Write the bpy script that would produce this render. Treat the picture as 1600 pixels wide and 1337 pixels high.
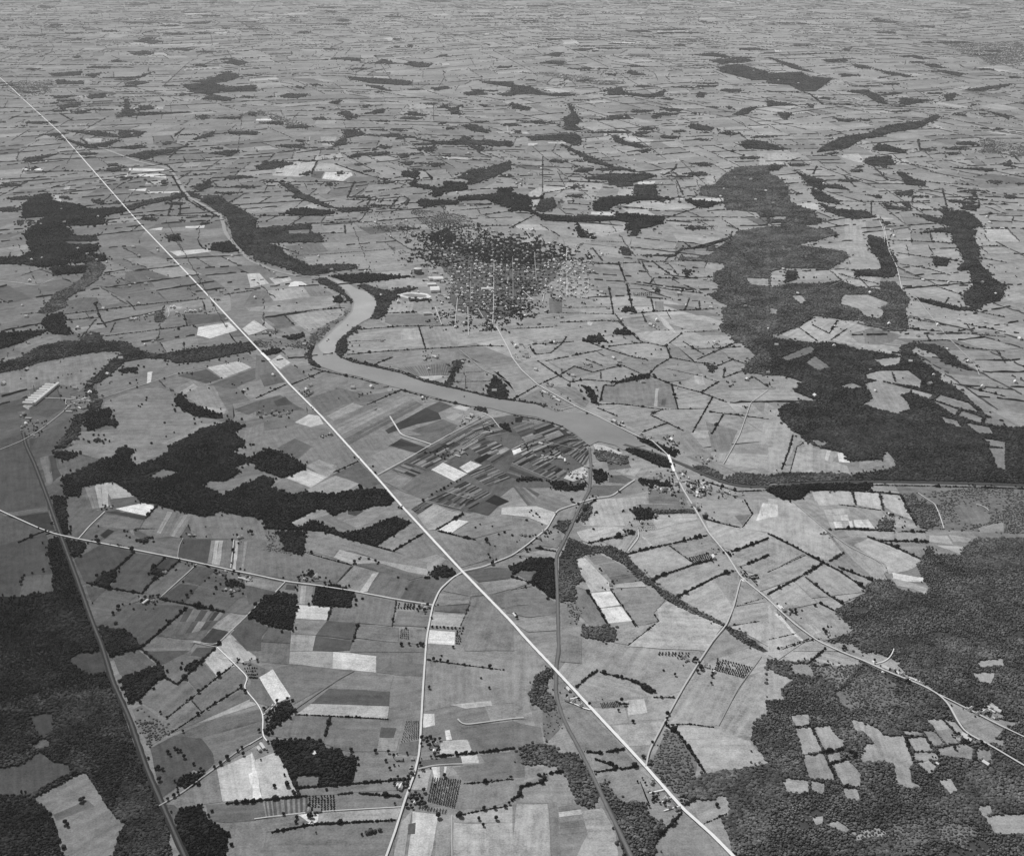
import bpy, bmesh, math, random
import numpy as np
from mathutils import Vector

for o in list(bpy.data.objects):
    bpy.data.objects.remove(o, do_unlink=True)
SC = bpy.context.scene
COL = SC.collection
RNG = np.random.default_rng(7)
random.seed(7)

# ------------------------------------------------------------------ camera
H, FPX, CX, CY, PITCH = 1800.0, 1860.0, 800.0, 668.5, math.radians(23.0)
cam = bpy.data.cameras.new('camera')
cam.sensor_fit = 'HORIZONTAL'; cam.sensor_width = 36.0
cam.lens = 36.0 * FPX / 1600.0
cam.clip_start = 10.0; cam.clip_end = 200000.0
camo = bpy.data.objects.new('camera', cam); COL.objects.link(camo)
camo.location = (0, 0, H); camo.rotation_euler = (math.radians(90) - PITCH, 0, 0)
SC.camera = camo

# ------------------------------------------------------------------ light
SUN_AZ, SUN_EL = -34.0, 47.0          # degrees from the view axis (to its left), above the horizon
world = bpy.data.worlds.new('World'); SC.world = world; world.use_nodes = True
wn = world.node_tree; wn.nodes.clear()
sky = wn.nodes.new('ShaderNodeTexSky'); sky.sky_type = 'NISHITA'; sky.sun_disc = False
sky.sun_elevation = math.radians(SUN_EL); sky.sun_rotation = math.radians(SUN_AZ)
bw = wn.nodes.new('ShaderNodeRGBToBW'); bg = wn.nodes.new('ShaderNodeBackground')
bg.inputs['Strength'].default_value = 0.07
wo = wn.nodes.new('ShaderNodeOutputWorld')
wn.links.new(sky.outputs[0], bw.inputs[0]); wn.links.new(bw.outputs[0], bg.inputs[0]); wn.links.new(bg.outputs[0], wo.inputs[0])
sun = bpy.data.lights.new('sun', 'SUN'); sun.energy = 3.6; sun.angle = math.radians(0.53); sun.color = (1, 1, 1)
suno = bpy.data.objects.new('sun', sun); COL.objects.link(suno); suno.location = (-2000, 4000, 5000)
a, e = math.radians(SUN_AZ), math.radians(SUN_EL)
suno.rotation_euler = (-Vector((math.sin(a) * math.cos(e), math.cos(a) * math.cos(e), math.sin(e)))).to_track_quat('-Z', 'Y').to_euler()
SC.view_settings.view_transform = 'Standard'; SC.view_settings.look = 'None'
SC.view_settings.exposure = 0.2; SC.view_settings.gamma = 1.0
SC.view_settings.use_curve_mapping = False
SC.cycles.max_bounces = 6; SC.cycles.volume_bounces = 1
SC.cycles.use_denoising = True
HAZE = 0.85e-5

# ------------------------------------------------------------------ the traced map
DATA = '''
@ 0 0 1
F 90 612,732 660,705 700,684 760,655 800,648 850,655 900,685 922,712 905,758 860,762 800,762 770,786 735,802 690,792 650,765
@ 0 1000 3.9675
W n -20,-10 600,-10 700,260 830,640 960,960 1040,1180 1060,1345 -20,1345
W d 0,-10 610,-10 640,30 560,30 430,110 430,140 560,225 660,215 700,260 720,330 600,290 450,340 130,400 -10,420
F! 72 420,125 560,40 640,60 680,190 560,220
F 58 -10,440 130,395 430,340 440,360 180,420 -10,455
W d -10,450 180,455 200,560 260,610 190,680 -10,740
W n 340,450 450,350 700,300 760,420 740,480 800,560 830,640 900,800 960,960 1010,1020 1060,1190 1000,1345 750,1345 780,1150 690,1060 590,890 530,815 440,830 430,790 360,760 220,690 310,640 340,560
W d 620,600 800,640 880,800 950,960 990,1020 900,900 780,860 700,1040 600,890 540,800 560,700
F! 92 190,660 260,610 310,620 300,665 240,680
F! 66 180,470 330,450 330,550 260,610 220,560
F! 80 -10,790 130,780 250,690 330,760 420,770 440,820 180,960 -10,970
F! 118 205,985 520,815 560,860 600,930 700,1075 780,1140 740,1190 700,1345 380,1345 350,1160 300,1070 270,1040
F 98 330,1080 540,990 590,1030 350,1120
H 180,970 300,905 390,850 470,825
W d -10,960 180,980 270,1050 320,1100 355,1190 370,1345 -10,1345
T 520,990 505,1000 405,1138 420,1152
W d 640,-10 830,-10 850,50 690,105 650,40
F 88 700,105 850,55 960,145 900,180 780,240 740,210
W d 750,245 900,180 985,150 1015,220 880,350 800,400
F 108 860,375 1010,235 1100,275 1150,245 1220,320 1030,480 940,420 880,390
W s 820,430 880,400 950,450 1010,520 1060,570 930,660 870,560
F 112 1010,515 1185,370 1250,445 1070,570
F 110 1190,365 1455,160 1540,240 1500,290 1250,440
F 104 1070,575 1500,300 1560,355 1200,520 1060,580
F 150 1210,520 1560,360 1590,400 1290,500
F 108 1060,600 1290,500 1600,410 1600,480 1250,605 1090,640
F 105 1250,605 1600,490 1600,630 1330,800 1290,660
F 84 930,670 1080,590 1250,610 1320,700 1330,760 1260,830 1200,800 1090,880 1110,900 1000,980
W d 1090,870 1130,840 1220,822 1265,835 1240,870 1200,910 1150,915 1110,900 1090,885
R 3.5 165 985,1030 1140,940 1270,840 1340,790 1500,670 1590,625 1627,600
T 1040,990 1078,968 1105,950 1040,700 1055,715 1085,675 1100,690 1120,690 1142,730 1135,570 1245,805 1262,822 1330,790 1368,768 1410,735 1475,690 1500,670 1508,712 1203,772 1010,805 965,800 980,795 990,870 995,452 1035,482
F 120 1080,1010 1270,850 1340,800 1380,1000 1240,1020 1120,1060
F 165 1345,800 1565,700 1600,790 1600,985 1380,1000
F 195 1540,830 1600,800 1600,900 1550,890
W d 1115,1070 1160,1040 1250,1020 1270,1100 1330,1140 1420,1190 1400,1345 1120,1345 1090,1100
F 105 1275,1020 1590,1005 1600,1110 1400,1130 1300,1120
F 118 1420,1135 1600,1115 1600,1345 1410,1345
F 95 1010,1015 1080,1020 1120,1065 1090,1190 1060,1190
H 1400,1012 1590,1000
h 1035,482 1230,325 1345,230 1400,190 1450,150
T 1230,325 1160,380 1357,222 1400,188 1478,125 1290,428 1335,392 1228,462 1495,293 1520,322
h 1060,575 1180,495 1335,392 1500,290
h 1185,370 1250,445
H 830,0 870,50 990,150 1020,230 1100,275
H 1100,275 1250,130 1345,40 1380,0
F 112 860,40 840,0 1100,0 1210,20 1170,70 1030,145 1000,150
F 100 1000,160 1050,130 1170,70 1260,110 1150,210 1100,270 1020,215
F 82 1180,95 1220,45 1330,45 1265,105
W d 1140,180 1180,140 1250,125 1200,190
F 165 1260,120 1345,40 1455,160 1345,225
F 100 1155,240 1255,130 1340,220 1225,320
F 155 1360,20 1380,0 1440,0 1600,120 1450,140
F 108 1450,0 1600,0 1600,110
R 3.5 215 1345,45 1450,145 1545,240 1505,290 1600,400 1632,465 1627,600 1667,640
R 3 170 1200,15 1345,45
O 6 4 1505,165 1600,165 1600,245 1550,245
B 1545,150 1520,145
@ 400 1000 3.9675
F 112 0,0 215,0 205,150 0,130
F 145 205,148 212,60 480,72 475,175
F 182 475,175 480,72 745,97 742,200
F 92 360,55 380,0 600,0 580,75
F 112 600,0 900,0 1050,40 1040,225 870,215 750,195 745,95 580,75
F 106 745,200 880,130 1040,150 1030,225
F 110 110,185 210,150 610,190 480,260 230,400 215,350
F 222 10,225 105,180 215,350 120,395
R 4 125 610,190 490,255 380,330 230,435
F 118 610,195 855,220 825,320 450,300 500,255
F 85 450,302 830,318 825,410 340,395
F 165 250,460 340,395 560,400 825,410 815,487
F 105 0,140 90,190 20,230 120,400 80,410 20,390 0,380
R 3 210 45,465 80,450 120,400
R 3 190 40,600 0,620 -40,650
W d 130,410 190,380 240,440 180,490 60,580 50,575 100,490
T 195,370 205,385 130,383 50,430 90,450 85,475 20,565 75,635
B 75,445 105,410 20,680 40,660
F 112 245,465 460,475 420,625 260,615 200,610 60,590 190,490
H 460,475 430,590
h 245,462 460,470 820,490
F 112 465,478 770,490 770,600 755,690 600,690 520,680 420,640 430,590
F 85 775,540 870,545 850,605 765,600
F 132 765,605 890,605 870,690 750,685
O 8 9 930,500 1010,500 1015,610 895,640
F 106 890,640 1010,620 1005,715 880,700
W d 85,620 260,618 415,630 415,670 530,680 535,715 630,725 630,760 605,870 590,890 470,905 380,905 390,835 300,840 225,850 185,790 130,690
F! 225 338,702 358,678 388,680 372,712
F! 110 230,850 300,840 388,835 385,900 260,910
H 225,850 270,965
H 260,915 600,890 
H 600,890 950,860
H 0,995 200,975 315,965
F 122 0,740 130,690 260,960 40,985 0,800
F 190 -30,690 0,810 40,985 -20,995
T 115,910 190,895 195,905 230,945 240,960
F 118 270,925 600,895 940,870 880,930 600,940 500,955 320,965 275,965
H 510,955 600,945 
H 640,948 720,955 860,965 925,972
S 18 1 90 125 45,1000 320,975 320,1060 60,1100
O 9 7 325,965 490,960 495,1060 320,1060
F 118 500,960 900,975 925,985 905,1035 500,1060
R 3 190 330,1070 550,1055 905,1035 
R 3 190 -10,1110 60,1100 330,1068
F 205 260,1080 330,1065 390,1080 385,1120 350,1145 300,1130
B 330,1060 350,1140 380,1060
T 340,1080 350,1100 335,1100 325,1095 170,1082
F 140 0,1115 260,1080 330,1130 260,1165 0,1195
F 150 390,1070 900,1040 875,1110 380,1140
H 100,1190 360,1140 
H 360,1140 870,1115
F 116 110,1195 360,1150 875,1120 850,1345 0,1345
W d 680,1190 740,1180 740,1200 690,1210
F 128 1060,10 1230,25 1590,30 1590,190 1450,175 1050,120
h 1050,120 1290,155 1450,175 1540,185
T 1100,125 1145,130 1190,138 1285,150 1450,170 1222,47 1150,100 1075,300 1395,238 1447,300
F 130 1050,125 1285,158 1590,190 1590,390 1200,410 1050,440
F 165 1210,400 1455,375 1465,405 1300,425
F 178 1040,455 1105,455 1110,540 1035,540
F 118 1030,545 1240,490 1250,610 1150,620 1020,600
F 205 1170,560 1200,555 1215,615 1180,620
R 4 175 1250,490 1275,530 1600,485 1660,483
F 108 1270,540 1600,500 1600,660 1340,690 1320,615 1260,610
F 165 1145,625 1310,615 1345,700 1140,705
T 1030,610 1060,615 1080,605 1110,625 1140,620 1025,650 1060,640 1100,640 1125,690 1135,670
B 1115,650 1105,690 1090,670
H 1130,720 1250,710 1450,690 1600,670
F 95 1010,745 1270,720 1280,765 1100,775 1010,790
F 170 1280,765 1270,720 1370,710 1385,760
F 108 1390,710 1600,690 1600,770 1440,790
R 3 180 1005,800 1100,775 1280,768
F 150 1005,815 1090,800 1060,930 960,925
S 5 1 115 190 1090,785 1215,780 1190,850 1110,880
O 13 17 1090,850 1275,865 1235,1045 1060,1000
O 10 3 1010,1030 1190,1050 1180,1080 1000,1045
T 950,940 990,950 1040,940 960,990 1000,1000 1030,990 935,1030 960,1030 1045,1020 1010,960 980,970
B 950,965 985,1010 960,800 965,820 870,735 888,742 970,740 880,905 900,915
T 960,810 965,825 970,840 945,850 860,890 910,905 935,905 940,890 590,685 740,692 822,698
F 118 630,725 880,720 1000,725 960,860 620,880 610,870
F 125 1275,870 1440,880 1590,860 1590,980 1420,1040 1240,1045
F 115 1220,790 1420,760 1590,780 1590,850 1400,880 1280,865
h 1290,890 1420,880 1590,860
h 1240,1090 1420,1050 1560,1030
T 1420,880 1460,875 1580,855 1245,1090 1265,1090 1415,1050 1480,1045 1545,1035 1570,1015 1380,1112 1490,1110 1410,1150 1130,1097 1240,710 1450,690 1490,685 1170,845
F 170 970,1060 1130,1080 1110,1200 1080,1345 940,1345 970,1120
F 145 900,1130 970,1050 940,1200 920,1345 850,1345
F 88 945,1140 990,1130 985,1200 940,1200
F 135 1130,1085 1215,1080 1215,1200 1200,1345 1110,1345
F 108 1220,1080 1420,1060 1590,1030 1590,1130 1430,1130 1220,1130
F 160 1225,1130 1430,1140 1430,1345 1215,1345
F 120 1430,1135 1590,1130 1600,1345 1430,1345
R 2.5 185 1215,1085 1215,1345
@ 800 1000 3.9675
F 138 0,0 90,10 245,175 150,220 110,300 70,320 75,400 0,500
W m 240,165 275,200 230,240 215,310 280,400 230,440 110,385 110,330 150,220
F 106 0,500 180,540 195,640 60,650 0,680
W m 45,660 200,640 260,660 290,700 400,705 430,740 510,880 550,960 480,1050 400,1000 340,850 320,820 270,780 180,770 60,770
W s 190,440 270,400 320,500 290,560 210,640 190,560
F 128 260,640 360,610 400,695 280,700
F 120 320,470 420,400 700,670 560,690 440,680 350,540
R 3 235 330,375 405,355 430,352 
R 4 230 340,380 400,400 470,440 505,436
B 340,375 430,410 350,310 380,385
H 440,690 550,700 690,675
H 520,740 610,770 680,800 780,780
H 500,820 600,805 650,795
F 125 600,830 780,790 850,850 740,900 760,960 690,1000 640,950 590,860
F 118 470,750 520,740 620,775 500,815
F 118 550,700 690,680 780,775 680,795 600,760
W m 540,880 590,900 640,960 690,1005 800,1000 840,1030 840,1080 950,1140 960,1180 900,1230 880,1345 700,1345 650,1200 600,1060
F 116 -10,680 50,680 80,780 80,850 -10,850
F 130 90,790 170,770 270,780 300,810 200,830 90,850
H 150,830 200,850 190,880 50,910 50,960 0,990
H 200,830 310,815
F 130 200,880 330,825 360,880 400,990 380,1020 220,1010 50,1010 50,920
F 150 30,1015 220,1015 240,1200 260,1345 -10,1345
S 1 5 110 190 285,1030 420,1010 470,1190 300,1205
F 115 225,1000 280,1000 300,1345 240,1345
F 140 430,1060 560,1040 640,1180 660,1345 400,1345 470,1200
B 860,885 845,935 960,985 945,990 1025,1050 975,1040
R 3 230 850,950 960,925
R 3 225 930,1005 990,975
R 3 225 940,1060 1040,1030
T 865,885 875,960 880,990 870,1000 960,980 1015,1050
H 1055,1065 1000,1130 920,1205 900,1240
F 120 820,1020 960,1000 1050,1060 1000,1110 950,1140 850,1080
F 118 1055,1080 1160,1180 1230,1230 1300,1345 880,1345 930,1210
F 135 280,200 450,60 850,75 860,160 800,250 740,250 540,180 400,290
F 132 840,170 870,100 1150,150 1090,240 870,180
F 138 395,295 540,195 770,265 840,330 870,350 690,360 500,385
H 395,295 480,220 530,190
H 550,200 710,240 790,270
W d 790,270 860,290 875,330 820,320
h 880,355 1020,355
T 940,190 1010,220 680,380 480,400 750,510
O 12 4 540,390 670,375 680,410 560,425
B 690,390 660,378
F 168 710,370 820,365 840,450 720,465
F 140 500,420 700,420 720,510 600,525
F 150 620,530 790,515 850,650 690,660
F 140 790,515 950,500 900,600 850,650
F 135 730,500 720,465 850,450 1020,360 960,490
T 965,462 960,490 955,525 870,640 820,730 810,725
H 850,770 870,640 950,520
F 142 1160,170 1440,240 1290,520 1250,530 980,520 960,490 1070,300
O 14 6 1270,110 1500,170 1440,240 1250,190
O 10 2 905,75 1110,75 1100,110 900,95
T 1150,130 1160,145 1145,150 1170,180 1150,200 1130,130
B 1070,110 1085,125 1215,170 1200,155 1255,200
F 145 1450,250 1590,130 1590,360 1560,470 1480,600 1300,590 1260,540
R 2.5 150 1545,100 1400,300 1280,530
h 1540,100 1450,240
F 150 970,540 1250,545 1470,625 1590,760 1400,800 1200,825 1080,660 1020,570
W s 850,790 960,550 1030,580 1150,760 1130,870 1040,960 930,880
H 960,530 1030,580 1110,690 1200,825
h 970,525 1100,520 1250,540
W m 1200,830 1400,800 1590,765 1590,1345 1360,1345 1290,1130 1360,1060 1330,960 1280,960 1250,990 1120,990 1040,970 1140,860
W m 1590,470 1510,500 1480,610 1590,760
F! 140 1090,1030 1140,990 1250,990 1280,960 1340,1010 1350,1060 1190,1140
F! 140 1190,1145 1290,1100 1340,1200 1380,1345 1290,1345
T 1270,1028
H 1070,1020 1130,985
h 1190,1138 1330,1075
@ 1200 1000 3.9675
W m -5,375 -5,1345 1650,1345 1650,480 1460,550 1380,650 1240,570 1170,480 1110,390 1060,340 950,290 860,250 760,210 700,190 580,130 520,180 400,150 300,160 270,130 140,135 -5,120
W m 540,-5 600,55 770,115 800,150 880,230 960,260 1060,330 1130,380 1260,430 1330,460 1470,500 1650,530 1650,-5
F! 150 -5,180 160,245 80,310 100,370 -5,370
F! 130 140,145 265,145 285,230 155,205
F! 108 420,330 520,260 600,175 700,215 760,262 800,290 770,330 840,380 900,392 860,420 760,400 690,440 600,410 520,440 450,400
W s 410,340 520,250 600,165 700,205 770,252 810,290 780,330 850,370 910,392 860,430 760,410 690,450 600,420 520,450 440,405
F! 112 760,1150 900,1130 1020,1170 1120,1130 1260,1150 1300,1200 1220,1260 1050,1240 900,1260 800,1230
W s 750,1140 900,1120 1020,1160 1120,1120 1270,1140 1310,1200 1220,1270 1050,1250 900,1270 790,1240
F! 128 280,165 430,150 590,140 430,310 370,260
W s 290,165 430,160 580,145 430,300 370,260
F! 150 145,465 250,460 260,530 165,540
F! 150 165,545 270,540 340,690 210,710
F! 148 275,540 380,530 440,610 480,620 460,670 350,695
F! 138 215,715 345,700 410,840 410,865 255,860
F! 150 360,700 440,690 460,740 380,760
F! 150 390,770 500,740 575,830 570,910 460,895
F! 145 460,915 555,920 570,995 480,980
F! 150 90,880 120,855 255,870 250,940 200,950 110,940
F! 150 265,870 350,890 345,955 265,935
F! 155 510,490 600,510 600,570 530,560
F! 146 605,510 680,550 720,590 840,590 900,760 880,790 890,880 960,910 880,920 800,890 770,770 730,750 580,760 570,700 600,690 590,650 655,640 600,570
F! 140 830,560 950,565 960,595 850,595; 860,600 970,600 1020,660 1030,690 900,690; 900,695 1030,695 1070,740 1000,745 905,750
F! 150 980,490 1080,490 1135,550 1040,560
F! 135 955,565 1030,562 1095,645 1010,655; 1035,560 1140,550 1205,620 1200,635 1100,645
F! 150 1085,490 1160,510 1230,590 1210,620 1140,550
F! 130 1030,680 1210,640 1275,670 1275,740 1080,720; 1280,670 1380,680 1390,755 1280,745
F! 145 920,760 1000,745 1050,790 1000,830
F! 150 1055,870 1130,855 1180,935 1130,955
F! 145 265,1100 340,1090 340,1130 300,1145; 360,1140 430,1120 510,1170 480,1190
F! 140 1230,545 1300,550 1370,590 1340,615; 1360,610 1460,620 1460,665
F! 145 1300,140 1330,125 1460,115 1460,160 1320,165; 1260,205 1340,200 1410,205 1380,270 1320,260
F! 140 1290,1030 1380,1020 1390,1080 1330,1090; 1340,1090 1465,1080 1600,1080 1600,1200 1400,1200
F! 135 1290,440 1380,380 1440,430 1460,480 1330,490
F! 150 520,1190 680,1160 760,1210 540,1240
W s 530,1180 680,1160 760,1210 900,1150 1100,1180 1100,1230 540,1240
F 148 60,55 250,0 290,0 350,50 270,125 140,135
F 145 270,130 355,55 560,110 560,150 430,160
F! 146 480,50 540,35 590,60 580,105
F! 150 590,65 760,120 730,180 650,150 580,115
F! 140 735,185 770,125 820,140 790,190
F! 190 780,170 830,215 800,205
B 655,140 710,205 860,240 880,252 900,245 940,265 960,275 920,258 1250,435 1300,460 1400,425 1385,440 1370,420 1340,440 1240,620 1200,610 1180,625 1350,770 1050,770
R 3 215 650,150 720,140 765,100 780,55
T 1155,675 470,45 465,60 480,55 520,700 530,730 540,715 505,700 1290,625 1320,640 1350,660
H 165,540 260,530 375,525
H 270,540 340,680 420,860
H 355,695 470,680
H 390,765 500,735
H 460,905 565,915
h 900,690 1030,692
H 850,595 970,598
H 960,570 1030,690 1070,720
H 850,600 905,755
h 1030,560 1100,645
H 1080,490 1160,570 1230,640
H 1275,670 1280,745
h 1080,720 1280,745 1390,760
H 270,125 355,55
h 60,55 250,-5
@ 0 680 3.9675
W d 385,265 500,215 640,145 680,150 725,120 720,85 770,75 835,95 820,110 800,160 850,190 950,160 1040,110 1050,75 1200,0 1250,-40 1430,-10 1510,50 1500,70 1440,100 1530,140 1590,130 1590,180 1530,170 1450,205 1485,220 1470,245 1400,285 1290,285 1250,310 1380,375 1450,340 1520,300 1600,285 1600,510 1490,500 1370,470 1280,505 1190,490 1050,460 970,430 880,415 800,350 700,285 510,320 490,380 410,380 400,340
F! 102 915,265 1010,210 1100,230 1010,270
F! 50 860,255 1000,210 915,265
W d 340,110 400,100 490,110 470,130 420,158 355,140
W d 330,380 410,385 405,470 430,600 400,625 370,610 330,480
W d 300,650 375,630 470,900 500,960 560,1100 630,1290 640,1345 -20,1345 -20,1000 120,1000 230,985 335,975 325,900 330,840 295,740
W d 400,640 540,680 530,700 460,765 430,720
W d 600,930 610,880 720,830 720,880 660,945
W d 620,1190 700,1205 770,1205 870,1310 840,1337 650,1337
F 78 120,60 160,60 290,430 120,470 -20,480 -20,60
F 105 -20,500 120,470 290,445 300,470 120,495 -20,520
F 60 -20,500 130,500 300,475 340,590 250,580 120,520
F 85 -20,480 120,535 230,575 270,600 120,665 -20,690
F 78 -20,690 280,600 300,650 290,740 330,850 320,960 120,1000 -20,1000
F 92 150,870 325,860 330,970 120,1000
H 120,665 210,620 280,595
T 150,870 140,890 130,920 200,855 270,840
F 70 180,20 360,0 380,40 330,100 190,95
F 110 235,110 290,105 325,300 290,295
F 68 300,105 340,120 355,200 380,250 350,270 330,290
F 90 290,320 330,295 385,330 350,355 300,345
F 100 360,150 480,120 600,150 530,205 390,260
H 320,100 400,50 440,20
F 106 440,20 700,0 1200,0 1050,75 1040,105 850,185 815,160 830,100 770,75 720,90 730,120 680,150 600,145 490,110 380,95 460,60
W d 570,40 600,20 640,45
F 92 410,385 530,380 550,460 640,470 480,640 430,610 415,500
S 5 1 112 165 525,315 715,285 700,440 575,460
F 155 650,310 715,285 780,330 830,380 690,395
F 92 680,400 840,380 880,415 720,450 690,440
F 205 715,455 890,420 965,440 910,500
F 62 650,475 720,470 910,505 890,525
H 905,515 970,440
T 630,460 650,450 680,445 700,440 665,460 655,440
B 690,450
R 3.5 205 485,645 560,560 650,475
F 112 650,490 890,525 860,585 740,580 590,560
F 112 910,510 980,440 1190,490 1200,500 1110,620 950,640 860,590
S 8 1 100 140 1040,470 1200,500 1110,640 970,605
F 112 1200,500 1270,510 1370,475 1490,505 1600,515 1600,650 1440,640 1220,640 1180,600
F 95 500,640 620,570 690,590 620,650 540,650
F 48 620,620 670,580 710,595 650,640
F 100 690,620 800,600 870,640 940,640 830,710 620,665
h 840,580 960,580
T 610,565 770,595 790,600 785,625 805,635 840,590 870,655 890,650 910,645
W d 865,655 940,630 920,660 890,670
T 545,670 570,655 590,650 610,665 600,640 685,680 730,680 740,690 750,690 765,695 800,700 820,715 240,578 285,595 305,600
F 105 830,710 950,640 1130,640 1090,760
F 74 1120,640 1310,650 1285,795 1110,765
R 3.5 145 1135,640 1110,690 1100,765
B 1175,622 1210,622
S 3 1 120 165 1310,650 1385,650 1360,810 1285,795
F 110 1385,650 1440,650 1430,825 1365,810
R 3 205 1450,650 1440,740 1430,825
T 1445,720 1435,795 1440,650 1470,620 1480,640 1540,600 1560,610 1550,590 1500,580
B 1480,640 1500,635
S 4 1 100 165 1460,650 1530,660 1510,850 1440,830
F 80 1530,660 1600,660 1600,860 1510,850
F 74 460,770 620,680 830,720 740,820 620,880 610,930 520,905
F 82 720,840 830,730 1030,755 930,850 950,870 1020,870 880,970 680,940 720,880
F 70 1040,755 1110,775 1030,870 950,830
F 100 1030,840 1110,780 1220,800 1170,850 990,1000 890,975
H 540,915 660,945 870,980
H 600,930 700,850 830,730
H 880,980 950,900 1030,850 1110,780
W d 930,850 960,830 1015,845 1000,870 960,870
B 1025,855
H 940,840 1030,755
F 82 530,930 660,955 570,1040
F 90 560,1050 670,960 860,990 830,1010 700,1110 620,1120
F 82 610,1180 700,1110 800,1040 980,1050 1170,1060 1050,1180 960,1250 880,1300 770,1205 640,1190
R 3 175 990,1010 1090,920 1180,840 1220,800
T 860,1000 880,1030 900,1010 920,1040 940,1020 960,1050 905,1050 930,1000 975,1000 950,1005 985,1000
B 880,1020 950,1030 900,1035
T 760,1050 735,1075 725,1080 700,1110 830,1080
F 72 1000,1010 1120,920 1230,935 1140,1040
H 1000,1015 1120,1040 1390,1095
F 85 1130,900 1220,810 1340,830 1310,860 1240,930
F 92 1240,935 1310,860 1500,900 1570,940 1590,900 1600,960 1480,1010 1390,1095 1150,1040
T 1135,910 1270,905 1325,985 1185,975 1160,1000 1130,1025 1150,1075 1120,1100 1060,1150 1030,1150 1340,950
H 1050,1165 1160,1070
B 1380,850 1400,845 1390,865 1500,890 1515,885 1430,965 1400,960 1455,970 1475,960 1530,900 1550,890
T 1340,850 1360,850 1380,870 1440,860 1480,870 1410,930 1430,910 1460,920 1440,940 1490,935 1510,940 1400,890 1450,845 1160,790 1170,810 1190,800 1210,815 1150,800
W d 1395,920 1440,895 1540,940 1500,960 1430,950
F 100 980,1240 1160,1070 1390,1100 1300,1200 1250,1270 1090,1260
S 4 2 85 130 1160,1070 1390,1100 1310,1200 1060,1250
F 132 1310,1195 1430,1100 1520,1120 1420,1215
F 66 1250,1270 1320,1195 1420,1220 1340,1305 1240,1290
F 106 890,1320 960,1245 1200,1290 1180,1337 890,1337
H 870,1320 960,1245 1050,1165
R 3 175 1420,1225 1520,1130 1590,1060
R 3 175 1200,1280 1340,1305 1420,1225
F 100 1400,1095 1600,960 1600,1080 1520,1110
W d 1530,1110 1600,1060 1600,1140 1550,1135
F 160 1345,1310 1420,1245 1520,1337 1330,1337
F 85 1430,1230 1530,1130 1600,1160 1600,1337 1530,1337
@ 400 680 3.9675
W d -5,120 80,85 190,120 310,190 300,215 165,265 -5,205
W d -5,280 50,255 100,270 120,290 80,330 -5,370
W d -5,370 80,320 130,340 230,372 300,352 490,368 560,350 690,335 800,340 860,400 830,435 720,440 650,470 570,460 480,500 430,460 380,460 210,545 270,570 330,535 380,535 500,600 540,605 700,580 750,545 860,500 970,540 740,690 560,640 430,600 300,590 60,580 50,530 -5,510
W s 65,585 305,600 295,745 70,720
W d 130,600 305,600 295,745 190,720
F! 140 210,545 380,460 430,460 450,490 330,530 290,560
F! 112 450,495 620,575 540,605 390,530 340,530
F! 126 490,510 740,440 850,440 720,530 630,575
F! 68 570,465 670,470 620,500 570,490
F 118 0,0 500,0 640,150 500,220 440,250 310,190 190,120 100,85 0,110
F 94 130,80 240,20 350,70 260,150 190,120
F 140 310,190 390,150 500,190 490,220 440,265
F 168 190,265 310,205 440,260 340,325
F 112 90,320 180,265 335,325 230,370 130,340
F 140 340,325 490,250 640,300 550,355 480,365 300,350
F 95 450,260 640,165 770,300 690,330 640,300 500,250
H 480,230 560,195 650,155
T 510,225 550,205 600,180 640,150 610,140 630,165 885,450 905,445 900,455 725,195 740,235
F 118 520,0 900,0 840,70 660,160
F 130 660,150 830,75 1000,110 920,160 760,245
F 68 830,65 900,20 1080,85 1010,115
F 118 920,0 1080,65 1190,0
R 7 200 830,-115 900,0 1000,30 1090,60
S 4 2 60 130 840,215 930,170 1060,215 970,265
S 6 2 55 150 930,165 1050,100 1190,160 1080,215
S 5 2 60 140 1050,95 1190,20 1330,80 1200,150
F 200 1085,215 1160,170 1310,240 1230,285
F 190 1260,200 1330,160 1400,185 1310,235
S 8 2 50 140 1190,15 1300,-40 1460,40 1330,85
S 8 2 55 150 1330,85 1470,30 1600,100 1470,180
F 38 1350,155 1430,115 1470,125 1390,175
S 9 2 55 130 1310,240 1450,180 1590,260 1440,320
F 108 970,265 1090,215 1230,285 1040,400 940,360 820,290
F 120 810,295 890,240 970,270 900,330
S 10 2 55 130 1180,345 1300,285 1480,370 1320,460
S 7 2 60 125 1040,405 1170,350 1330,400 1270,460
F 48 1420,410 1480,370 1570,410 1500,440
F 76 1310,465 1420,410 1500,440 1440,500
S 5 2 60 110 960,460 1040,410 1110,430 1000,490
R 2.5 155 1170,350 1340,400
R 2.5 155 880,235 970,270
R 2.5 160 1040,405 1270,460
R 2.5 150 800,290 940,360
R 2.5 165 1100,430 1220,470
T 1035,405 1090,370 1120,350 1145,340 1165,330 1190,315 1210,300 1245,290 1265,275
T 1050,110 1080,110 1110,120 1130,130 1150,140 1170,150 1190,130 1120,100 1160,120
F 150 1000,500 1100,430 1270,490 1120,585 1070,590
H 1115,585 1200,540 1280,490
F 200 1130,590 1230,520 1320,535 1210,610
F 118 1280,480 1440,500 1500,470 1600,520 1600,580 1350,640 1240,620 1320,535
F 130 1110,600 1250,625 1360,650 1440,770 1270,820
H 1120,590 1250,625 1360,650
F 132 1380,650 1600,580 1600,740 1500,790 1440,740
T 1390,555 1360,575 1465,567 1505,617 1540,605 1430,660 1450,680 1480,690 1440,740 1450,760 1470,780 1490,780 1465,800 1490,770
F 130 745,690 970,545 1060,595 850,720
H 745,690 850,720 
H 850,720 1050,600
F 115 860,720 1060,605 1240,830 1080,850 960,760
F 140 970,780 1120,740 1180,770 1060,860
F 118 310,600 420,600 740,695 850,725 1060,790 1060,860 880,810 600,720 500,720 480,760 300,720
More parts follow.
